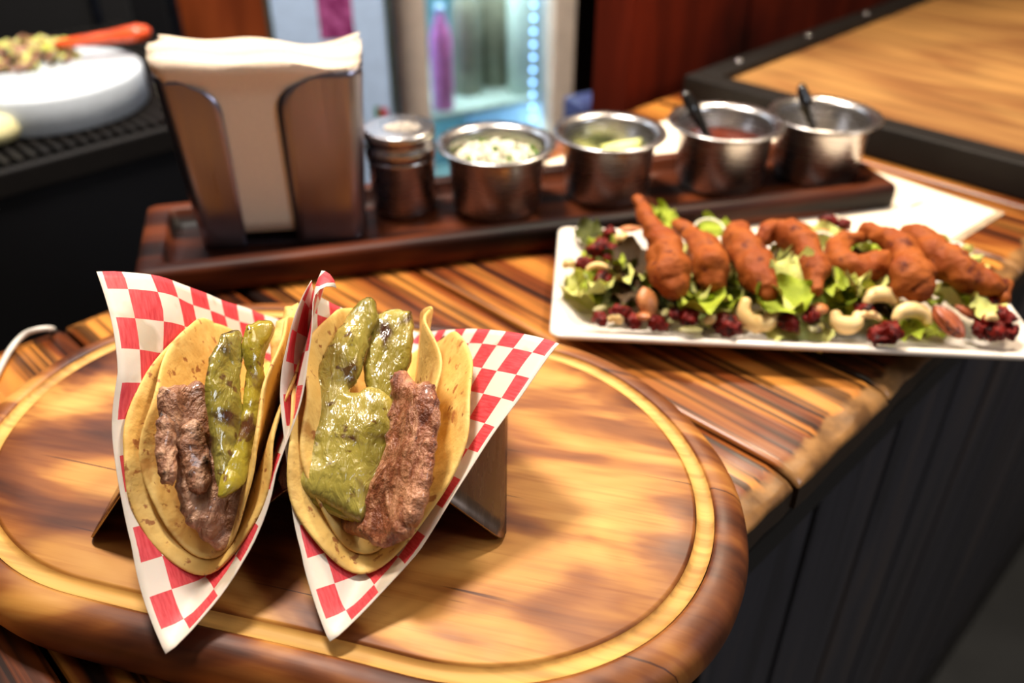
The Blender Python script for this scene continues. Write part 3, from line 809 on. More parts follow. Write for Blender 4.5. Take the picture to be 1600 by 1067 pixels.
# cups
CUPZ = .062
cups = []
cup_labels = ['small steel cup of chopped white onion and cilantro beside the salt shaker',
              'small steel cup holding lime wedges, between the onion cup and the red sauce cup',
              'small steel cup of dark red salsa with a black spoon in it',
              'small steel cup of thin pale sauce with a black spoon, nearest the bar flap']
for (cx_, cy_, wpx), lab in zip(((775, 224, 188), (953, 206, 178), (1135, 190, 182), (1289, 179, 174)), cup_labels):
    c = P(cx_, cy_, TZ + .0555); dep = (c - Vector((0, 0, H))).dot(Vector((0, CP, -SP))); rr = wpx/2*dep/F
    c.z = TZ; c.y -= 0.0
    cup = thing('condiment_cup', lab, 'condiment cup', tuple(c), 'steel cups on the tray')
    k = rr/.0495; hh = .056
    prof_ = [(.028*k, .0005), (.0335*k, 0), (.0362*k, .002), (.0375*k, .006), (.0400*k, hh - .006), (.0415*k, hh - .0025), (.046*k, hh - .0012), (.0487*k, hh - .001), (.0495*k, hh), (.0488*k, hh + .0012), (.045*k, hh + .0008), (.0408*k, hh - .0005), (.0392*k, hh - .004), (.0368*k, .007), (.035*k, .003), (.001, .002)]
    lathe('cup_body', prof_, c, M['steel'], cup, 56)
    cups.append((c, k))
# onion and cilantro in cup 1
c, k = cups[0]
def bits(name, n, c, R0, zlo, zhi, m, parent, sz, el=2.5, seed=0, mound=.012):
    random.seed(seed); v = []; f = []
    for _ in range(n):
        a = random.uniform(0, 6.28); rr = R0*math.sqrt(random.random())
        z = zlo + (zhi - zlo)*random.random() + mound*(1 - (rr/R0)**2)
        p = Vector((c.x + rr*math.cos(a), c.y + rr*math.sin(a), c.z + z))
        q = Matrix.Rotation(random.uniform(0, 6.28), 3, 'Z') @ Matrix.Rotation(random.uniform(-.9, .9), 3, 'X') @ Matrix.Rotation(random.uniform(-.9, .9), 3, 'Y')
        s_ = sz*random.uniform(.7, 1.3); b = len(v)
        for dz in (-.5, .5):
            for dx, dy in ((-1, -1), (1, -1), (1, 1), (-1, 1)): v.append(p + q @ Vector((dx*s_*el/2, dy*s_*.5, dz*s_*.6 + .15*s_*dx*dx)))
        for q4 in BF: f.append(tuple(b + i for i in q4))
    o = mk(name, v, f, m, parent, smooth=False); o['kind'] = 'stuff'; return o
on = thing('chopped_onion', 'chopped white onion mixed with cilantro heaped in a steel cup', 'chopped onion', (c.x, c.y, TZ + .03)); on['kind'] = 'stuff'
lathe('onion_bed', [(.0365*k, .020), (.038*k, .034), (.030*k, .038), (.015*k, .042), (.001, .043)], (c.x, c.y, TZ), M['onion'], on, 30)
bits('onion_dice', 420, Vector((c.x, c.y, TZ)), .0335*k, .036, .043, M['onion'], on, .0030, 2.8, 3, .009)
bits('cilantro_leaf', 70, Vector((c.x, c.y, TZ)), .035*k, .040, .045, M['cilantro'], on, .0034, 1.6, 4, .006)
random.seed(11)
# lime wedges in cup 2
c2, k2_ = cups[1]
def wedge(name, c, L, Rr, ang, rotz, tilt, label):
    v, f = [], []; NA2, NB = 9, 7
    Q = Matrix.Rotation(rotz, 3, 'Z') @ Matrix.Rotation(tilt, 3, 'X')
    t = thing(name, label, 'lime wedge', tuple(c), 'lime wedges in the steel cup')
    for i in range(NA2 + 1):
        s = -1 + 2*i/NA2; rr = math.sqrt(max(0.001, 1 - s*s))*Rr
        for j in range(NB + 1):
            a = math.pi/2 + ang*(j/NB - .5); v.append(c + Q @ Vector((s*L, rr*math.cos(a), -rr*math.sin(a) + Rr*.5)))
    for i in range(NA2):
        for j in range(NB): a = i*(NB+1) + j; f.append((a, a+1, a+NB+2, a+NB+1))
    mk('peel', v, f, M['limeskin'], t)
    v2 = []; f2 = []
    for i in range(NA2 + 1):
        s = -1 + 2*i/NA2; rr = math.sqrt(max(0.001, 1 - s*s))*Rr*.96
        for a in (math.pi/2 - ang/2, math.pi/2 + ang/2): v2.append(c + Q @ Vector((s*L*.97, rr*math.cos(a), -rr*math.sin(a) + Rr*.5)))
        v2.append(c + Q @ Vector((s*L*.97, 0, Rr*.5 + .001)))
    for i in range(NA2):
        a = i*3; f2 += [(a, a+3, a+5, a+2), (a+2, a+5, a+4, a+1)]
    mk('flesh', v2, f2, M['lime'], t)
wedge('lime_wedge', Vector((c2.x + .008, c2.y - .002, TZ + .040)), .021, .019, 1.5, .5, .5, 'upright pale lime wedge in the steel cup, the taller one')
wedge('lime_wedge', Vector((c2.x - .010, c2.y - .012, TZ + .036)), .018, .016, 1.6, 2.6, .3, 'low lime wedge at the left inside the lime cup')
wedge('lime_wedge', Vector((c2.x + .016, c2.y + .012, TZ + .028)), .018, .016, 1.6, 1.2, -.4, 'lime wedge lying deepest in the lime cup')
for ci, mm, z_, nm, lab in ((2, 'salsa', .037, 'red_salsa', 'dark red salsa pooled in the third steel cup'), (3, 'cream', .028, 'pale_sauce', 'thin pale sauce low in the steel cup nearest the flap')):
    c, k = cups[ci]
    o = lathe(nm, [(.0355*k, .004), (.0362*k + z_*.03, z_), (.02*k, z_ + .0006), (.001, z_ + .0009)], (c.x, c.y, TZ), M[mm], None, 36); tag(o, lab, 'sauce'); o['kind'] = 'stuff'
def spoon(c, top, lab, k):
    t = thing('spoon', lab, 'spoon', tuple(Vector((c.x, c.y, TZ + .012))), 'black spoons in the sauce cups')
    a = Vector((c.x + .006, c.y - .008, TZ + .010)); m1 = a.lerp(top, .45); m2 = a.lerp(top, .72)
    tube('handle', [(*a.lerp(top, .1), .0026), (*m1, .0042), (*m2, .0066), (*a.lerp(top, .86), .0095), (*top, .0068)], M['blackplastic'], t, 12, flat=.65)
    ellip('bowl', a, .011, .007, .003, Matrix.Rotation(.8, 3, 'Z'), M['blackplastic'], t)
c, k = cups[2]; spoon(c, PY(1074, 152, c.y + .012), 'black plastic spoon leaning left in the dark red salsa cup', k)
c, k = cups[3]; spoon(c, PY(1254, 142, c.y + .006), 'black plastic spoon standing in the pale sauce cup nearest the flap', k)

# ================================================================ PLATE AND SALAD
PZ = .022
pc = [P(862, 527, PZ), P(1622, 558, PZ), P(1522, 375, PZ), P(872, 348, PZ)]
pO = (pc[0] + pc[1] + pc[2] + pc[3])/4; px_ = ((pc[1] - pc[0]) + (pc[2] - pc[3])).normalized(); py_ = Vector((-px_.y, px_.x, 0))
phx = .156; phy = .0785
plate = thing('serving_plate', 'long rectangular white ceramic plate holding the salad, overhanging the counter edge', 'plate', (pO.x, pO.y, .0005))
def PL(x, y, z): return Vector((pO.x, pO.y, 0)) + px_*x + py_*y + Vector((0, 0, z))
def rr4(hx, hy, z, r):
    out = []
    for sx_, sy_, a0 in ((1, 1, 0), (-1, 1, 90), (-1, -1, 180), (1, -1, 270)):
        for kk in range(6):
            a = R_(a0 + kk*18); out.append(PL(sx_*(hx - r) + r*math.cos(a), sy_*(hy - r) + r*math.sin(a), z))
    return out
rg = [(.11, .045, .0006), (.122, .052, .0006), (.128, .056, .0035), (phx - .010, phy - .010, .0125), (phx - .001, phy - .001, .0178), (phx, phy, .0195), (phx - .0006, phy - .0006, .0212), (phx - .0025, phy - .0025, .0220), (phx - .006, phy - .006, .0205), (phx - .018, phy - .018, .0145), (phx - .028, phy - .028, .0105), (.09, .03, .0095)]
v = []; f = []
for a, b, z in rg: v += rr4(a, b, z, .008 if a > .14 else .006)
for i in range(len(rg) - 1):
    for q in range(24): f.append((i*24 + q, i*24 + (q+1) % 24, (i+1)*24 + (q+1) % 24, (i+1)*24 + q))
f.append(tuple((len(rg)-1)*24 + q for q in range(24))); f.append(tuple(range(24))[::-1])
mk('plate_body', v, f, M['white'], plate)

# greens: leaves as parts of one salad
salad = thing('salad_greens', 'bed of torn green and dark red lettuce leaves on the white plate', 'salad', tuple(PL(0, 0, .010)))
def leafmesh(seed, L=1.0, Wd=.8, fr=14, amp=.14):
    v, f = [], []; NU, NV = 12, 10
    for i in range(NU + 1):
        u = i/NU
        for j in range(NV + 1):
            q = -1 + 2*j/NV
            wd = Wd*(math.sin(math.pi*min(1, u*.92 + .05))**.6)*.5*(1 + .12*math.sin(u*17 + seed))
            x = (u - .5)*L; y = q*wd; e = abs(q)**2
            z = amp*e*math.sin(u*fr + seed + q*2) + .22*q*q*.5 + .18*math.sin(u*3.1 + seed)*.5 + .05*noise.noise(Vector((x*5 + seed, y*5, 0)))
            if u > .85: z += amp*.8*math.sin(q*9 + seed)*(u - .85)/.15
            v.append((x, y, z))
    for i in range(NU):
        for j in range(NV): a = i*(NV+1) + j; f.append((a, a + NV + 1, a + NV + 2, a + 1))
    me = bpy.data.meshes.new('lettuce_leaf'); me.from_pydata(v, [], f); me.polygons.foreach_set('use_smooth', [True]*len(me.polygons)); return me
LM = {}
for kind in ('leaf_l', 'leaf_g', 'leaf_d', 'leaf_r'):
    LM[kind] = []
    for s_ in range(3):
        me = leafmesh(s_*2.3 + len(kind)*.7 + hash(kind[-1]) % 1, 1.0, (.8, .65, 1.0)[s_], (13, 17, 11)[s_], .15); me.materials.append(M[kind]); LM[kind].append(me)
def leaf(kind, x, y, z, size, idx=None):
    o = bpy.data.objects.new('lettuce_leaf', random.choice(LM[kind]) if idx is None else LM[kind][idx]); COL.objects.link(o); o.parent = salad
    p = P(x, y, z); o.location = p - Vector(salad['_w'])
    o.rotation_euler = (random.uniform(-.7, .7), random.uniform(-.6, .6), random.uniform(0, 6.28)); o.scale = (size,)*3
    return o
random.seed(21)
for i in range(46):      # underlying bed
    x = random.uniform(935, 1545); t = random.random(); y = 388 + t*88 + (x - 930)*.02
    z = .019 + .014*math.sin(math.pi*max(0, min(1, (t + .05)/1.1)))
    kd = random.choices(('leaf_l', 'leaf_g', 'leaf_d', 'leaf_r'), (5, 5, 1.2, .6))[0]
    leaf(kd, x, y, z, random.uniform(.028, .040))
for kd, x, y, z, s_ in (('leaf_l', 908, 458, .020, .030), ('leaf_g', 938, 456, .024, .028), ('leaf_g', 957, 414, .034, .024), ('leaf_d', 968, 402, .034, .034), ('leaf_r', 985, 415, .036, .038), ('leaf_r', 978, 438, .030, .034), ('leaf_d', 968, 462, .026, .034), ('leaf_d', 1000, 440, .03, .034),
        ('leaf_d', 920, 362, .026, .026), ('leaf_g', 1037, 340, .034, .026), ('leaf_g', 1022, 338, .034, .02), ('leaf_g', 1120, 358, .032, .028), ('leaf_d', 1065, 462, .028, .034), ('leaf_d', 1030, 455, .03, .03), ('leaf_g', 1090, 462, .03, .03), ('leaf_g', 1130, 472, .026, .030),
        ('leaf_l', 1110, 484, .024, .034), ('leaf_l', 1235, 430, .036, .040), ('leaf_l', 1225, 450, .034, .036), ('leaf_g', 1240, 470, .032, .040), ('leaf_l', 1250, 418, .036, .030), ('leaf_g', 1305, 440, .034, .036), ('leaf_l', 1320, 455, .032, .040), ('leaf_l', 1345, 440, .036, .034),
        ('leaf_g', 1310, 470, .028, .030), ('leaf_g', 1424, 522, .022, .026), ('leaf_g', 1448, 512, .022, .024), ('leaf_l', 1480, 462, .030, .040), ('leaf_l', 1520, 478, .026, .036), ('leaf_g', 1440, 470, .028, .032), ('leaf_l', 1517, 408, .028, .026), ('leaf_l', 1400, 480, .026, .030),
        ('leaf_l', 1235, 440, .046, .042), ('leaf_g', 1228, 462, .042, .036), ('leaf_l', 1325, 438, .040, .036), ('leaf_g', 1300, 448, .040, .032), ('leaf_l', 1540, 478, .036, .030), ('leaf_l', 915, 452, .026, .036), ('leaf_g', 1100, 470, .036, .034), ('leaf_l', 1255, 520, .018, .034), ('leaf_l', 1210, 515, .018, .034), ('leaf_g', 1360, 388, .034, .026), ('leaf_l', 1285, 370, .03, .03), ('leaf_l', 1465, 390, .028, .026)):
    leaf(kd, x, y, z, s_)
# thin onion rings
for x, y, z, r, tl_ in ((1108, 362, .034, .012, .5), (1285, 378, .032, .011, .3), (1345, 436, .038, .013, .4), (1235, 408, .038, .012, .7), (1510, 470, .03, .012, .2), (1300, 352, .03, .010, .5)):
    p = P(x, y, z); pts = [(p.x + r*math.cos(a), p.y + r*.8*math.sin(a), p.z + tl_*r*math.sin(a), .0011) for a in [q*.48 for q in range(13)]]
    tube('onion_sliver', pts, M['onion'], salad, 6, 2)
# fritters
FR = [
 ('long fried batter strip standing steepest, first from the plate end nearest the tacos', .050, [(997, 313, 9, .012), (1017, 353, 15, .008), (1037, 391, 26, .003), (1047, 424, 31, 0), (1053, 444, 23, -.004)]),
 ('fried batter piece with a narrow stem, second along from the steepest strip', .046, [(1060, 351, 10, .004), (1083, 371, 16, .004), (1103, 394, 24, .003), (1110, 418, 31, 0), (1114, 434, 21, -.003)]),
 ('upright lumpy fried batter piece above the large pale cashew', .048, [(1150, 366, 19, .002), (1160, 388, 26, .002), (1176, 410, 28, .001), (1190, 438, 24, -.002), (1200, 454, 17, -.005)]),
 ('arched fried batter piece bending down over pale lettuce at mid plate', .052, [(1193, 374, 12, 0), (1208, 361, 17, .002), (1230, 364, 24, .003), (1255, 380, 25, .002), (1271, 405, 22, 0), (1276, 432, 16, -.003), (1274, 450, 10, -.006)]),
 ('c shaped curled fried batter piece right of the arched one', .048, [(1349, 371, 9, .002), (1323, 374, 14, .002), (1309, 392, 18, 0), (1320, 413, 21, 0), (1350, 417, 20, 0), (1384, 408, 17, .001)]),
 ('bulb ended fried batter piece with a thin stem, above the pecan half', .052, [(1354, 356, 10, .002), (1377, 369, 15, .003), (1403, 383, 20, .003), (1420, 408, 25, .001), (1427, 436, 32, -.003), (1436, 450, 22, -.006)]),
 ('long fried batter strip running down to the far corner of the plate', .048, [(1418, 366, 16, .004), (1447, 382, 24, .005), (1478, 409, 26, .003), (1510, 430, 23, .001), (1546, 443, 18, -.001), (1570, 447, 13, -.003), (1568, 468, 8, -.008)]),
]
for i, (lab, z0_, ch) in enumerate(FR):
    pts = []
    for x, y, r, dz in ch:
        p = P(x, y, z0_ + dz); dep = (p - Vector((0, 0, H))).dot(Vector((0, CP, -SP))); pts.append((p.x, p.y, p.z, r*dep/F*1.05))
    o = tube('fried_fritter', pts, M['fritter'], None, 26, 10, .0024, 110, seed=i*3.1, wob=.34)
    tag(o, lab, 'fritter', 'fried fritters on the salad')
# berries, nuts, seeds
def rotq(rz, rx=0.0): return Matrix.Rotation(rz, 3, 'Z') @ Matrix.Rotation(rx, 3, 'X')
CR = [(952, 363, .034, 8, 'dried cranberry behind the dark lettuce, farthest back at the near-taco end of the plate'),
 (930, 390, .032, 10, 'plump dried cranberry in the cluster left of the pale nut piece'),
 (942, 382, .034, 9, 'dried cranberry at the top of the cluster near the plate end'),
 (956, 389, .034, 8, 'bright red dried cranberry touching the dark curly lettuce'),
 (912, 411, .027, 9, 'dried cranberry next to the lone pale nut at the plate end'),
 (942, 434, .028, 9, 'dried cranberry under the pale nut sliver near the light green leaf'),
 (950, 402, .031, 7, 'pinkish dried cranberry just above the small bright green leaf'),
 (938, 497, .021, 9, 'dried cranberry beneath the pumpkin seed at the front corner'),
 (968, 486, .025, 10, 'dried cranberry between the pumpkin seed and the upright almond'),
 (988, 500, .020, 10, 'dried cranberry just left of the almond base on the front rim'),
 (1027, 504, .020, 10, 'dried cranberry just right of the upright almond on the front rim'),
 (1057, 490, .024, 8, 'small dried cranberry above the leaning pumpkin seed'),
 (1077, 495, .023, 11, 'wide dried cranberry between the pumpkin seeds and the pale nut half'),
 (1136, 508, .021, 15, 'large round dried cranberry beside the big curled cashew'),
 (1232, 503, .022, 12, 'long flat dried cranberry right of the big curled cashew'),
 (1268, 492, .028, 10, 'dried cranberry lying on the tilted almond at mid plate'),
 (1352, 486, .026, 10, 'dried cranberry tucked under the upper cashew at mid plate'),
 (1376, 524, .021, 12, 'large dried cranberry pair member, left one at the front rim'),
 (1392, 517, .024, 13, 'large glossy dried cranberry touching the bent cashew at the front rim'),
 (1534, 513, .022, 11, 'dried cranberry right beside the pecan half'),
 (1554, 516, .024, 13, 'dried cranberry in the middle of the far corner cluster'),
 (1567, 494, .028, 12, 'dried cranberry directly under the end of the long fritter'),
 (1580, 518, .022, 9, 'small dried cranberry outermost in the far corner cluster'),
 (1557, 474, .030, 10, 'dried cranberry topmost of the far corner cluster'),
 (1545, 500, .027, 10, 'dried cranberry hugging the pale nut crumb in the far corner cluster'),
 (1493, 391, .030, 8, 'dried cranberry behind the long far fritter'),
 (1296, 345, .030, 9, 'dried cranberry at the far rim behind the arched fritter'),
 (1318, 350, .028, 8, 'dried cranberry at the far rim behind the curled fritter')]
def pxm(p): return (p - Vector((0, 0, H))).dot(Vector((0, CP, -SP)))/F
for i, (x, y, z, r, lab) in enumerate(CR):
    p = P(x, y, z + .006); s_ = r*pxm(p)*1.2
    o = ellip('dried_cranberry', p, s_*1.15, s_*.9, s_*.8, rotq(random.uniform(0, 3), random.uniform(-.5, .5)), M['cran'], None, .5, seg=22, rings=14, seed=i*2.1, wr=.7)
    tag(o, lab, 'cranberry', 'dried cranberries on the salad')
def crescent(name, x, y, z, r, thick, a0, a1, m, lab, cat, grp, ry=.85, tilt=0.5):
    c = P(x, y, z + .006); s_ = pxm(c); pts = []
    NN = 7
    for i in range(NN):
        t = i/(NN-1); a = R_(a0 + (a1 - a0)*t)
        w_ = thick*(.72 + .42*math.sin(math.pi*t))
        q = c + Vector((math.cos(a)*r*s_, math.sin(a)*r*s_*ry*.55, math.sin(a)*r*s_*tilt + 0))
        pts.append((q.x, q.y, q.z, w_*s_))
    o = tube(name, pts, m, None, 14, 4, .0003, 120, origin=c); tag(o, lab, cat, grp); return o
G = 'cashews on the salad'
crescent('cashew', 1186, 484, .026, 24, 12.5, 150, 375, M['cashew'], 'big curled cashew standing on the front rim below the third fritter', 'cashew', G, 1.0, .75)
crescent('cashew', 1323, 494, .024, 17, 13, 175, 360, M['cashew'], 'pale cashew opening upward, right of the brown almond at mid plate', 'cashew', G, 1.0, .6)
crescent('cashew', 1377, 474, .029, 22, 11.5, 165, 20, M['cashew'], 'cashew arched over a cranberry, just below the bulb ended fritter', 'cashew', G, .9, .5)
crescent('cashew', 1424, 502, .025, 24, 11.5, 160, 0, M['cashew'], 'bent cashew between the glossy cranberry and the pecan half', 'cashew', G, .9, .6)
crescent('cashew', 889, 415, .0255, 6, 8, 160, 20, M['cashew'], 'lone small pale cashew piece on the bare plate end', 'cashew', G)
crescent('cashew', 970, 378, .036, 9, 9, 150, 0, M['cashew'], 'pale cashew piece beside the dark red lettuce under the steep fritter', 'cashew', G)
crescent('cashew', 961, 501, .021, 8, 8, 150, 0, M['cashew'], 'small cream cashew piece between two cranberries at the front rim', 'cashew', G)
crescent('cashew', 1112, 504, .021, 8, 8, 150, 10, M['cashew'], 'small cashew piece left of the large round cranberry', 'cashew', G)
crescent('cashew', 1357, 504, .022, 20, 6, 150, 30, M['cashew'], 'thin cashew sliver under the arched cashew', 'cashew', G)
crescent('cashew', 934, 426, .030, 18, 5, 150, 40, M['cashew'], 'thin cashew sliver over a cranberry near the plate end', 'cashew', G)
crescent('cashew', 1549, 499, .032, 7, 6, 150, 20, M['cashew'], 'pale cashew crumb among the far corner cranberries', 'cashew', G)
def almond(x, y, z, L, Wd, ang, tilt, lab, m='almond'):
    c = P(x, y, z + .006); s_ = pxm(c); v, f = [], []; NS, NR2 = 12, 14
    Q = Matrix.Rotation(ang, 3, 'Z') @ Matrix.Rotation(tilt, 3, 'Y')
    for i in range(NS + 1):
        t = i/NS; xx = (t - .5)*2; rr = math.sin(math.pi*t)**.75*(1 - .28*xx*.9)
        for k_ in range(NR2):
            a = 2*math.pi*k_/NR2; g = 1 + .03*math.sin(a*7)
            v.append(c + Q @ Vector((xx*L*s_, rr*Wd*s_*math.cos(a)*g, rr*Wd*s_*.6*math.sin(a)*g)))
    for i in range(NS):
        for k_ in range(NR2): f.append((i*NR2 + k_, i*NR2 + (k_+1) % NR2, (i+1)*NR2 + (k_+1) % NR2, (i+1)*NR2 + k_))
    o = mk('almond', v, f, M[m], None, c); tag(o, lab, 'almond', 'almonds on the salad'); return o
almond(1012, 474, .028, 28, 18, -1.2, .85, 'large upright orange-brown almond at the foot of the steep fritter')
almond(1003, 494, .023, 18, 12, 2.2, .4, 'small almond half hidden behind the upright almond')
almond(986, 357, .032, 20, 8, .1, 0, 'narrow almond lying behind the tip of the steep fritter')
almond(1281, 481, .029, 21, 14, .9, .2, 'tilted almond with a cranberry on it at mid plate')
almond(1275, 509, .022, 22, 12, .95, .1, 'dull brown almond on the front rim below the tilted one', 'seed')
almond(1285, 362, .028, 13, 7, .2, 0, 'small almond near the far rim behind the arched fritter')
def pecan(x, y, z, L, Wd, ang, tilt, lab):
    c = P(x, y, z + .006); s_ = pxm(c); v, f = [], []; NS, NR2 = 18, 28
    Q = Matrix.Rotation(ang, 3, 'Z') @ Matrix.Rotation(tilt, 3, 'Y')
    for i in range(NS + 1):
        t = i/NS; xx = (t - .5)*2; rr = math.sin(math.pi*t)**.6
        for k_ in range(NR2):
            a = 2*math.pi*k_/NR2; g = 1 - .30*abs(math.sin(a*2.5 + .3))**6*1.0 + .05*nz((math.cos(a), math.sin(a), t*4), 2) - .18*math.exp(-((a - math.pi/2)/.16)**2)
            v.append(c + Q @ Vector((xx*L*s_, rr*Wd*s_*math.cos(a)*g, rr*Wd*s_*.7*math.sin(a)*g)))
    for i in range(NS):
        for k_ in range(NR2): f.append((i*NR2 + k_, i*NR2 + (k_+1) % NR2, (i+1)*NR2 + (k_+1) % NR2, (i+1)*NR2 + k_))
    o = mk('pecan', v, f, M['pecan'], None, c); tag(o, lab, 'pecan', 'pecans on the salad')
pecan(1482, 502, .026, 34, 20, -.95, .45, 'large grooved pecan half on the front rim')
pecan(1512, 488, .027, 22, 9, -.65, .3, 'slim pecan piece touching the upper side of the large pecan half')
def seed(x, y, z, L, ang, tilt, lab):
    c = P(x, y, z + .006); s_ = pxm(c)
    o = ellip('pumpkin_seed', c, L*s_, L*.42*s_, L*.18*s_, Matrix.Rotation(ang, 3, 'Z') @ Matrix.Rotation(tilt, 3, 'X'), M['seed'], None, .1, seg=14, rings=8)
    tag(o, lab, 'pumpkin seed', 'pumpkin seeds on the salad')
seed(938, 482, .025, 14, .5, .5, 'greenish pumpkin seed atop a cranberry at the front corner')
seed(1053, 499, .021, 17, .15, .4, 'pumpkin seed leaning against the wide cranberry')
seed(1080, 515, .0205, 20, -.05, .1, 'flat pumpkin seed lowest on the front rim')
seed(1040, 487, .026, 12, 1.0, .3, 'pumpkin seed up behind the upright almond')

# ================================================================ MENU SHEET
mz = .0012
mq = [P(985, 205, mz), P(1408, 268, mz), P(1556, 330, mz), P(1438, 402, mz), P(1330, 372, mz)]
mA = P(1556, 330, mz); mB = P(1436, 404, mz); mdir = (mA - mB).normalized(); mper = Vector((-mdir.y, mdir.x, 0))
menu = thing('menu_sheet', 'white menu sheet lying under the tray and plate', 'menu', tuple((mA + mB)/2))
def menuq(a0, a1, b0, b1, z, m, nm):
    v = [];
    for a, b in ((a0, b0), (a1, b0), (a1, b1), (a0, b1)):
        q = mB + mdir*a + mper*b; v.append(Vector((q.x, q.y, z)))
    for a in range(4): v.append(v[a] - Vector((0, 0, .0006)))
    return mk(nm, v, [(0, 1, 2, 3), (7, 6, 5, 4), (0, 4, 5, 1), (1, 5, 6, 2), (2, 6, 7, 3), (3, 7, 4, 0)], m, menu, smooth=False)
mlen = (mA - mB).length
menuq(-.10, mlen + .004, -.006, .34, .0010, M['film'], 'clear_sleeve')
menuq(-.095, mlen - .001, .0, .335, .0018, M['paperwhite'], 'paper')
g0 = P(1430, 322, 0)
sm = tube('orange_print', [(g0.x - .010, g0.y - .008, .0019, .0006), (g0.x, g0.y, .0019, .0022), (g0.x + .012, g0.y + .007, .0019, .0008)], M['smudge'], menu, 8, 4, flat=.1)

# ================================================================ CABLE
tube('cable', [(*P(-60, 690, .003), .0019), (*P(0, 575, .003), .0019), (*P(18, 543, .003), .0019), (*P(38, 522, .006), .0019), (*P(60, 514, .008), .0019), (*P(78, 513, .004), .0019), (*P(84, 516, -.012), .0019), (*P(82, 530, -.06), .0019)], M['whitecable'], None, 10, 5)
tag(bpy.data.objects['cable'], 'white plastic cable looping over the back edge of the counter', 'cable')

# ================================================================ KITCHEN SIDE
GZ = -.05; GN = 1.042
grill = thing('grill', 'black ribbed flat grill across the aisle behind the bar', 'grill', UN(.4, 1.3, -1.30))
ubox('body', -.35, .62, GN + .004, GN + .55, -.30, GZ - .012, M['black'], grill, .004)
ubox('front_lip', -.35, .62, GN, GN + .012, GZ - .035, GZ - .004, M['blackmetal'], grill, .003)
for k in range(64):
    u = -.34 + k*.015
    ubox('rib', u, u + .0075, GN + .013, GN + .53, GZ - .0115, GZ, M['blackmetal'], grill)
ubox('lower_shelf', -.4, .75, GN - .06, GN + .5, -.44, -.42, M['black'], grill, .004)
ubox('leg', .55, .60, GN + .02, GN + .07, -1.299, -.30, M['black'], grill)
ubox('leg', -.33, -.28, GN + .02, GN + .07, -1.299, -.30, M['black'], grill)
a_ = P(0, 480, -.35); n_a = -C45*a_.x + C45*a_.y
shelf = ubox('under_counter_rail', -.6, .75, n_a, n_a + .02, -.362, -.35, M['steel_k'], None, .004); tag(shelf, 'dark steel rail low in the black aisle behind the bar', 'rail')
bx_ = P(100, 312, -.33)
o = box('steel_pan', (bx_.x, bx_.y), R_(45), .07, .05, -.419, -.335, M['black'], None, .006); tag(o, 'dark oblong pan on the low shelf under the grill', 'pan')
kp = P(138, 403, -.33); o = lathe('brass_knob', [(.001, 0), (.011, .001), (.013, .006), (.010, .012), (.001, .014)], (kp.x, kp.y, -.3495), M['brass'], None, 16); tag(o, 'small yellow brass knob on the low dark rail', 'knob')
# round chopping block
bz = GZ + .0005
br = P(222, 100, bz + .045); bl = P(90, 186, bz)
bc = P(70, 112, bz + .045); rad = (Vector((br.x, br.y)) - Vector((bc.x, bc.y))).length
blk = lathe('chopping_block', [(rad*.97, 0), (rad, .004), (rad, .041), (rad*.985, .045), (rad*.9, .0455), (.001, .0455)], (bc.x, bc.y, bz), M['polyblock'], None, 60)
tag(blk, 'thick round white chopping block on the black grill', 'chopping block')
tp = bz + .0455
def heap(nm, x, y, n, R0, z, mats, lab, cat, sd):
    c = P(x, y, z); t = thing(nm, lab, cat, tuple(c)); t['kind'] = 'stuff'
    for i, (mm, cnt) in enumerate(mats): bits(('chopped_meat', 'chopped_pepper')[i % 2], cnt, c, R0, .002, .012, M[mm], t, .008, 2.0, sd + i, .012)
heap('chopped_food', 48, 95, 0, .055, tp, (('meat', 70), ('leaf_l', 50)), 'heap of chopped grilled meat and peppers on the white block', 'chopped food', 31)
ha = P(20, 78, tp + .018); hb = P(222, 50, tp + .028)
kn = thing('knife', 'kitchen tool with a thick orange plastic handle lying across the white block', 'knife', tuple(hb))
tube('handle', [(*ha.lerp(hb, .35), .006), (*ha.lerp(hb, .5), .008), (*ha.lerp(hb, .75), .010), (*ha.lerp(hb, .95), .014), (*hb, .012)], M['orangeplastic'], kn, 14, flat=.8)
tube('blade', [(*ha.lerp(hb, -.5), .008), (*ha, .010), (*ha.lerp(hb, .36), .004)], M['steel_k'], kn, 10, flat=.2)
dp = P(-14, 204, GZ + .012); o = lathe('masa_ball', [(.02, 0), (.032, .006), (.035, .016), (.028, .028), (.012, .034), (.001, .035)], (dp.x, dp.y, GZ), M['dough'], None, 24); tag(o, 'pale yellow ball of dough on the grill at the frame edge', 'dough')
# black cabinet behind grill
kb = thing('black_oven', 'large black oven cabinet with a pale metal edge behind the chopping block', 'oven', (-1.2, 1.9, -1.30))
e0 = PY(262, 0, 1.75); e1 = PY(283, 62, 1.75)
box('cabinet', (e0.x - .75, 1.78), 0, .75, .03, -1.299, 1.2, M['black'], kb, .01)
box('edge_trim', (e0.x + .004, 1.752), 0, .006, .004, -1.299, 1.2, M['steel_k'], kb)
box('door', (e0.x - .75, 1.742), 0, .68, .006, -.9, .9, M['deepblack'], kb, .004)
tube('door_handle', [(e0.x - .12, 1.70, -.5, .008), (e0.x - .12, 1.70, .7, .008)], M['steel_k'], kb, 10)

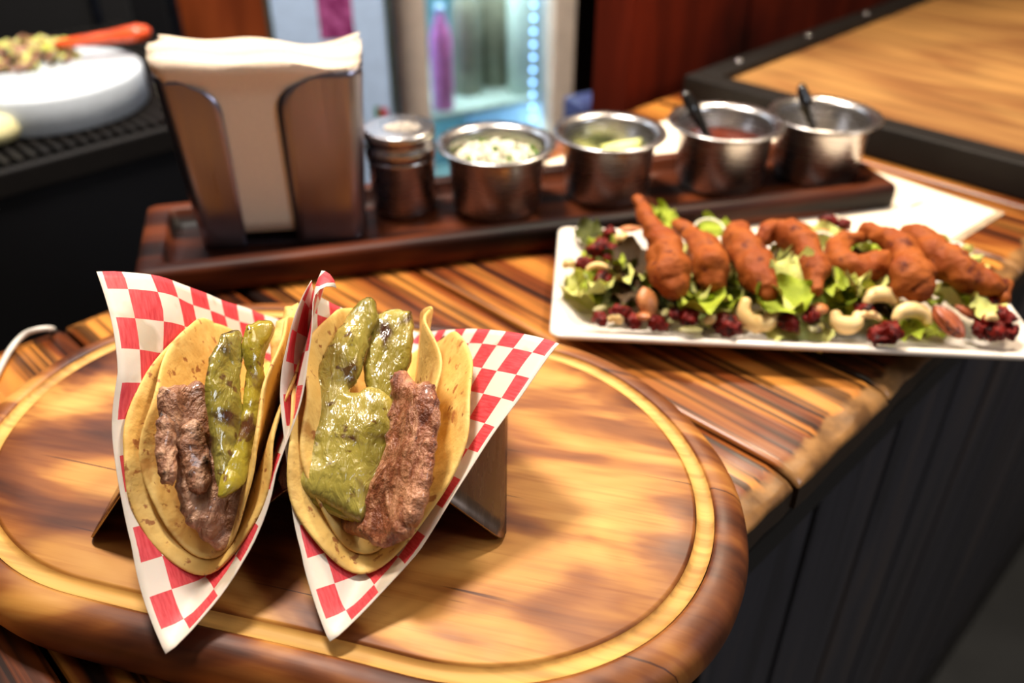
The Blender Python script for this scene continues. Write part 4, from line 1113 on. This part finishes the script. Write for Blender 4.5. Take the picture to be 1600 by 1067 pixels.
# ================================================================ COOLERS
fd = Vector((math.sin(R_(61)), math.cos(R_(61)), 0)); fn = Vector((-fd.y, fd.x, 0)); fang = math.atan2(fd.y, fd.x)
f0 = Vector((PY(620, 90, 1.72).x, 1.72, 0))
def fx(pxx, pyy=90):       # position along the cooler front seen at that bearing
    d = ray(pxx, pyy); k_ = d.x/d.y
    return (k_*f0.y - f0.x)/(fd.x - k_*fd.y)
def FP(a, b, z): q = f0 + fd*a + fn*b; return Vector((q.x, q.y, z))
def fbox(name, a0, a1, b0, b1, z0, z1, m, parent, bev=0.0):
    c = FP((a0+a1)/2, (b0+b1)/2, 0); return box(name, (c.x, c.y), fang, abs(a1-a0)/2, abs(b1-b0)/2, z0, z1, m, parent, bev)
xl, xg0, xg1, xr = fx(614), fx(671), fx(864), fx(899)
c0 = FP((xl + xr)/2, .25, -1.30)
cool = thing('drinks_cooler', 'glass door drinks cooler with a cream frame and bright strip lights', 'drinks cooler', tuple(c0))
fbox('door_frame', xl, xg0, 0, .05, -1.0, .9, M['beige'], cool, .006)
fbox('door_frame', xg1, xr, 0, .05, -1.0, .9, M['beige'], cool, .006)
fbox('door_frame', xg0, xg1, 0, .05, -1.0, -.92, M['beige'], cool, .004)
fbox('door_frame', xg0, xg1, 0, .05, .82, .9, M['beige'], cool, .004)
fbox('glass_pane', xg0, xg1, .02, .026, -.92, .82, M['glass'], cool)
fbox('side_panel', xl, xl + .02, .06, .55, -1.03, .9, M['applwhite'], cool)
fbox('side_panel', xr - .02, xr, .06, .55, -1.03, .9, M['applwhite'], cool)
fbox('back_panel', xl + .02, xr - .02, .53, .55, -1.03, .9, M['teal'], cool)
fbox('base', xl, xr, .06, .53, -1.29, -.93, M['applwhite'], cool)
fbox('top', xl, xr, .06, .55, .88, .92, M['applwhite'], cool)
sz_ = PY(760, 165, FP(fx(760), .12, 0).y).z
for q, zz in enumerate((sz_, sz_ - .30, sz_ - .60, sz_ + .42)):
    fbox('shelf', xg0 - .02, xg1 + .02, .09, .5, zz - .012, zz, M['milky'], cool, .002)
def ledstrip(a, b, nm='led_strip'):
    v = []; f = []
    for z in [k_*.028 - .7 for k_ in range(50)]:
        b0 = len(v); c = FP(a, b, z)
        for d in ((1, 0, 0), (-1, 0, 0), (0, 1, 0), (0, -1, 0), (0, 0, 1), (0, 0, -1)): v.append(c + Vector(d)*.0055)
        for q in ((0, 2, 4), (2, 1, 4), (1, 3, 4), (3, 0, 4), (2, 0, 5), (1, 2, 5), (3, 1, 5), (0, 3, 5)): f.append(tuple(b0 + i for i in q))
    o = mk(nm, v, f, M['led'], cool); o['kind'] = 'stuff'
ledstrip(xg1 - .012, .065); ledstrip(xg0 + .05, .30)
lt = bpy.data.lights.new('cooler_lamp', 'AREA'); lt.shape = 'RECTANGLE'; lt.size = .3; lt.size_y = .1; lt.energy = 3.2; lt.color = (.85, .96, 1)
lo_ = bpy.data.objects.new('cooler_lamp', lt); COL.objects.link(lo_); lo_.location = FP((xg0+xg1)/2, .16, sz_ + .40)
lt2 = bpy.data.lights.new('cooler_lamp_low', 'AREA'); lt2.shape = 'RECTANGLE'; lt2.size = .3; lt2.size_y = .1; lt2.energy = 1.6; lt2.color = (.7, .93, 1)
lo2 = bpy.data.objects.new('cooler_lamp_low', lt2); COL.objects.link(lo2); lo2.location = FP((xg0+xg1)/2, .16, sz_ - .02)
def bottle(pxx, b, r, h, m, lab, cap='applwhite'):
    d_ = ray(pxx, 100); k_ = d_.x/d_.y; g = f0 + fn*b; a = (k_*g.y - g.x)/(fd.x - k_*fd.y); c = FP(a, b, sz_ + .0005); t = thing('bottle', lab, 'bottle', tuple(c), 'bottles on the cooler shelf')
    lathe('bottle_body', [(r*.9, 0), (r, .006), (r, h*.68), (r*.8, h*.78), (r*.42, h*.88), (r*.38, h*.94)], c, M[m], t, 24)
    lathe('cap', [(r*.44, h*.94), (r*.44, h), (.001, h + .002)], c, M[cap], t, 18)
bottle(690, .13, .024, .22, 'pink', 'pink drink bottle at the hinge side of the cooler shelf')
bottle(730, .20, .035, .27, 'olive', 'pale olive bottle next to the pink bottle in the cooler')
bottle(772, .24, .05, .30, 'olive', 'wide dull olive bottle in the middle of the cooler shelf')
bottle(820, .15, .042, .30, 'milky', 'milky white bottle near the bright strip in the cooler')
# white freezer in front of the cooler's hinge side
FZ = 1.58
xa = PY(428, 60, FZ).x; xb = PY(606, 60, FZ).x
frz = thing('white_freezer', 'white upright freezer with a purple sticker left of the cooler', 'freezer', ((xa+xb)/2, FZ + .05, -1.30))
def zbox(name, x0, x1, y0, y1, z0, z1, m, bev=0.0): return box(name, ((x0+x1)/2, (y0+y1)/2), 0, (x1-x0)/2, (y1-y0)/2, z0, z1, m, frz, bev)
zbox('door', xa, xb - .002, FZ, FZ + .035, -1.0, .9, M['applwhite'], .006)
zbox('cabinet', xa, xb - .002, FZ + .037, FZ + .10, -1.295, .92, M['applwhite'], .006)
zbox('edge_trim', xa - .010, xa, FZ, FZ + .035, -1.0, .9, M['gasket'], .002)
zbox('edge_trim', xb - .0015, xb + .006, FZ, FZ + .035, -1.0, .9, M['gasket'], .002)
zt1 = PY(525, 0, FZ).z; zb1 = PY(525, 60, FZ).z
zbox('purple_sticker', PY(498, 30, FZ).x, PY(552, 30, FZ).x, FZ - .0012, FZ - .0002, zb1, zt1 + .03, M['purple'])
zk = PY(592, 176, FZ).z
zbox('green_sticker', PY(586, 176, FZ).x, PY(594, 176, FZ).x, FZ - .0012, FZ - .0002, zk - .010, zk + .012, M['greenpaint'])
zbox('red_sticker', PY(594.5, 176, FZ).x, PY(606, 176, FZ).x, FZ - .0012, FZ - .0002, zk - .012, zk + .010, M['redpaint'])
# blue-grey crate seen between cooler and partition
cc = PY(922, 160, 1.5); o = box('blue_bin', (cc.x, 1.53), R_(30), .035, .035, -1.299, cc.z, M['blue'], None, .01); tag(o, 'blue-grey bin in the dark gap between cooler and red wall', 'bin')
cb_ = box('dark_shelf_unit', (cc.x + .1, 2.35), R_(20), .22, .1, -1.299, 1.4, M['deepblack'], None, .01); tag(cb_, 'black tall cupboard in the gap right of the cooler', 'cupboard')
# drop helper bookkeeping
for o in bpy.data.objects:
    if '_w' in o: del o['_w']
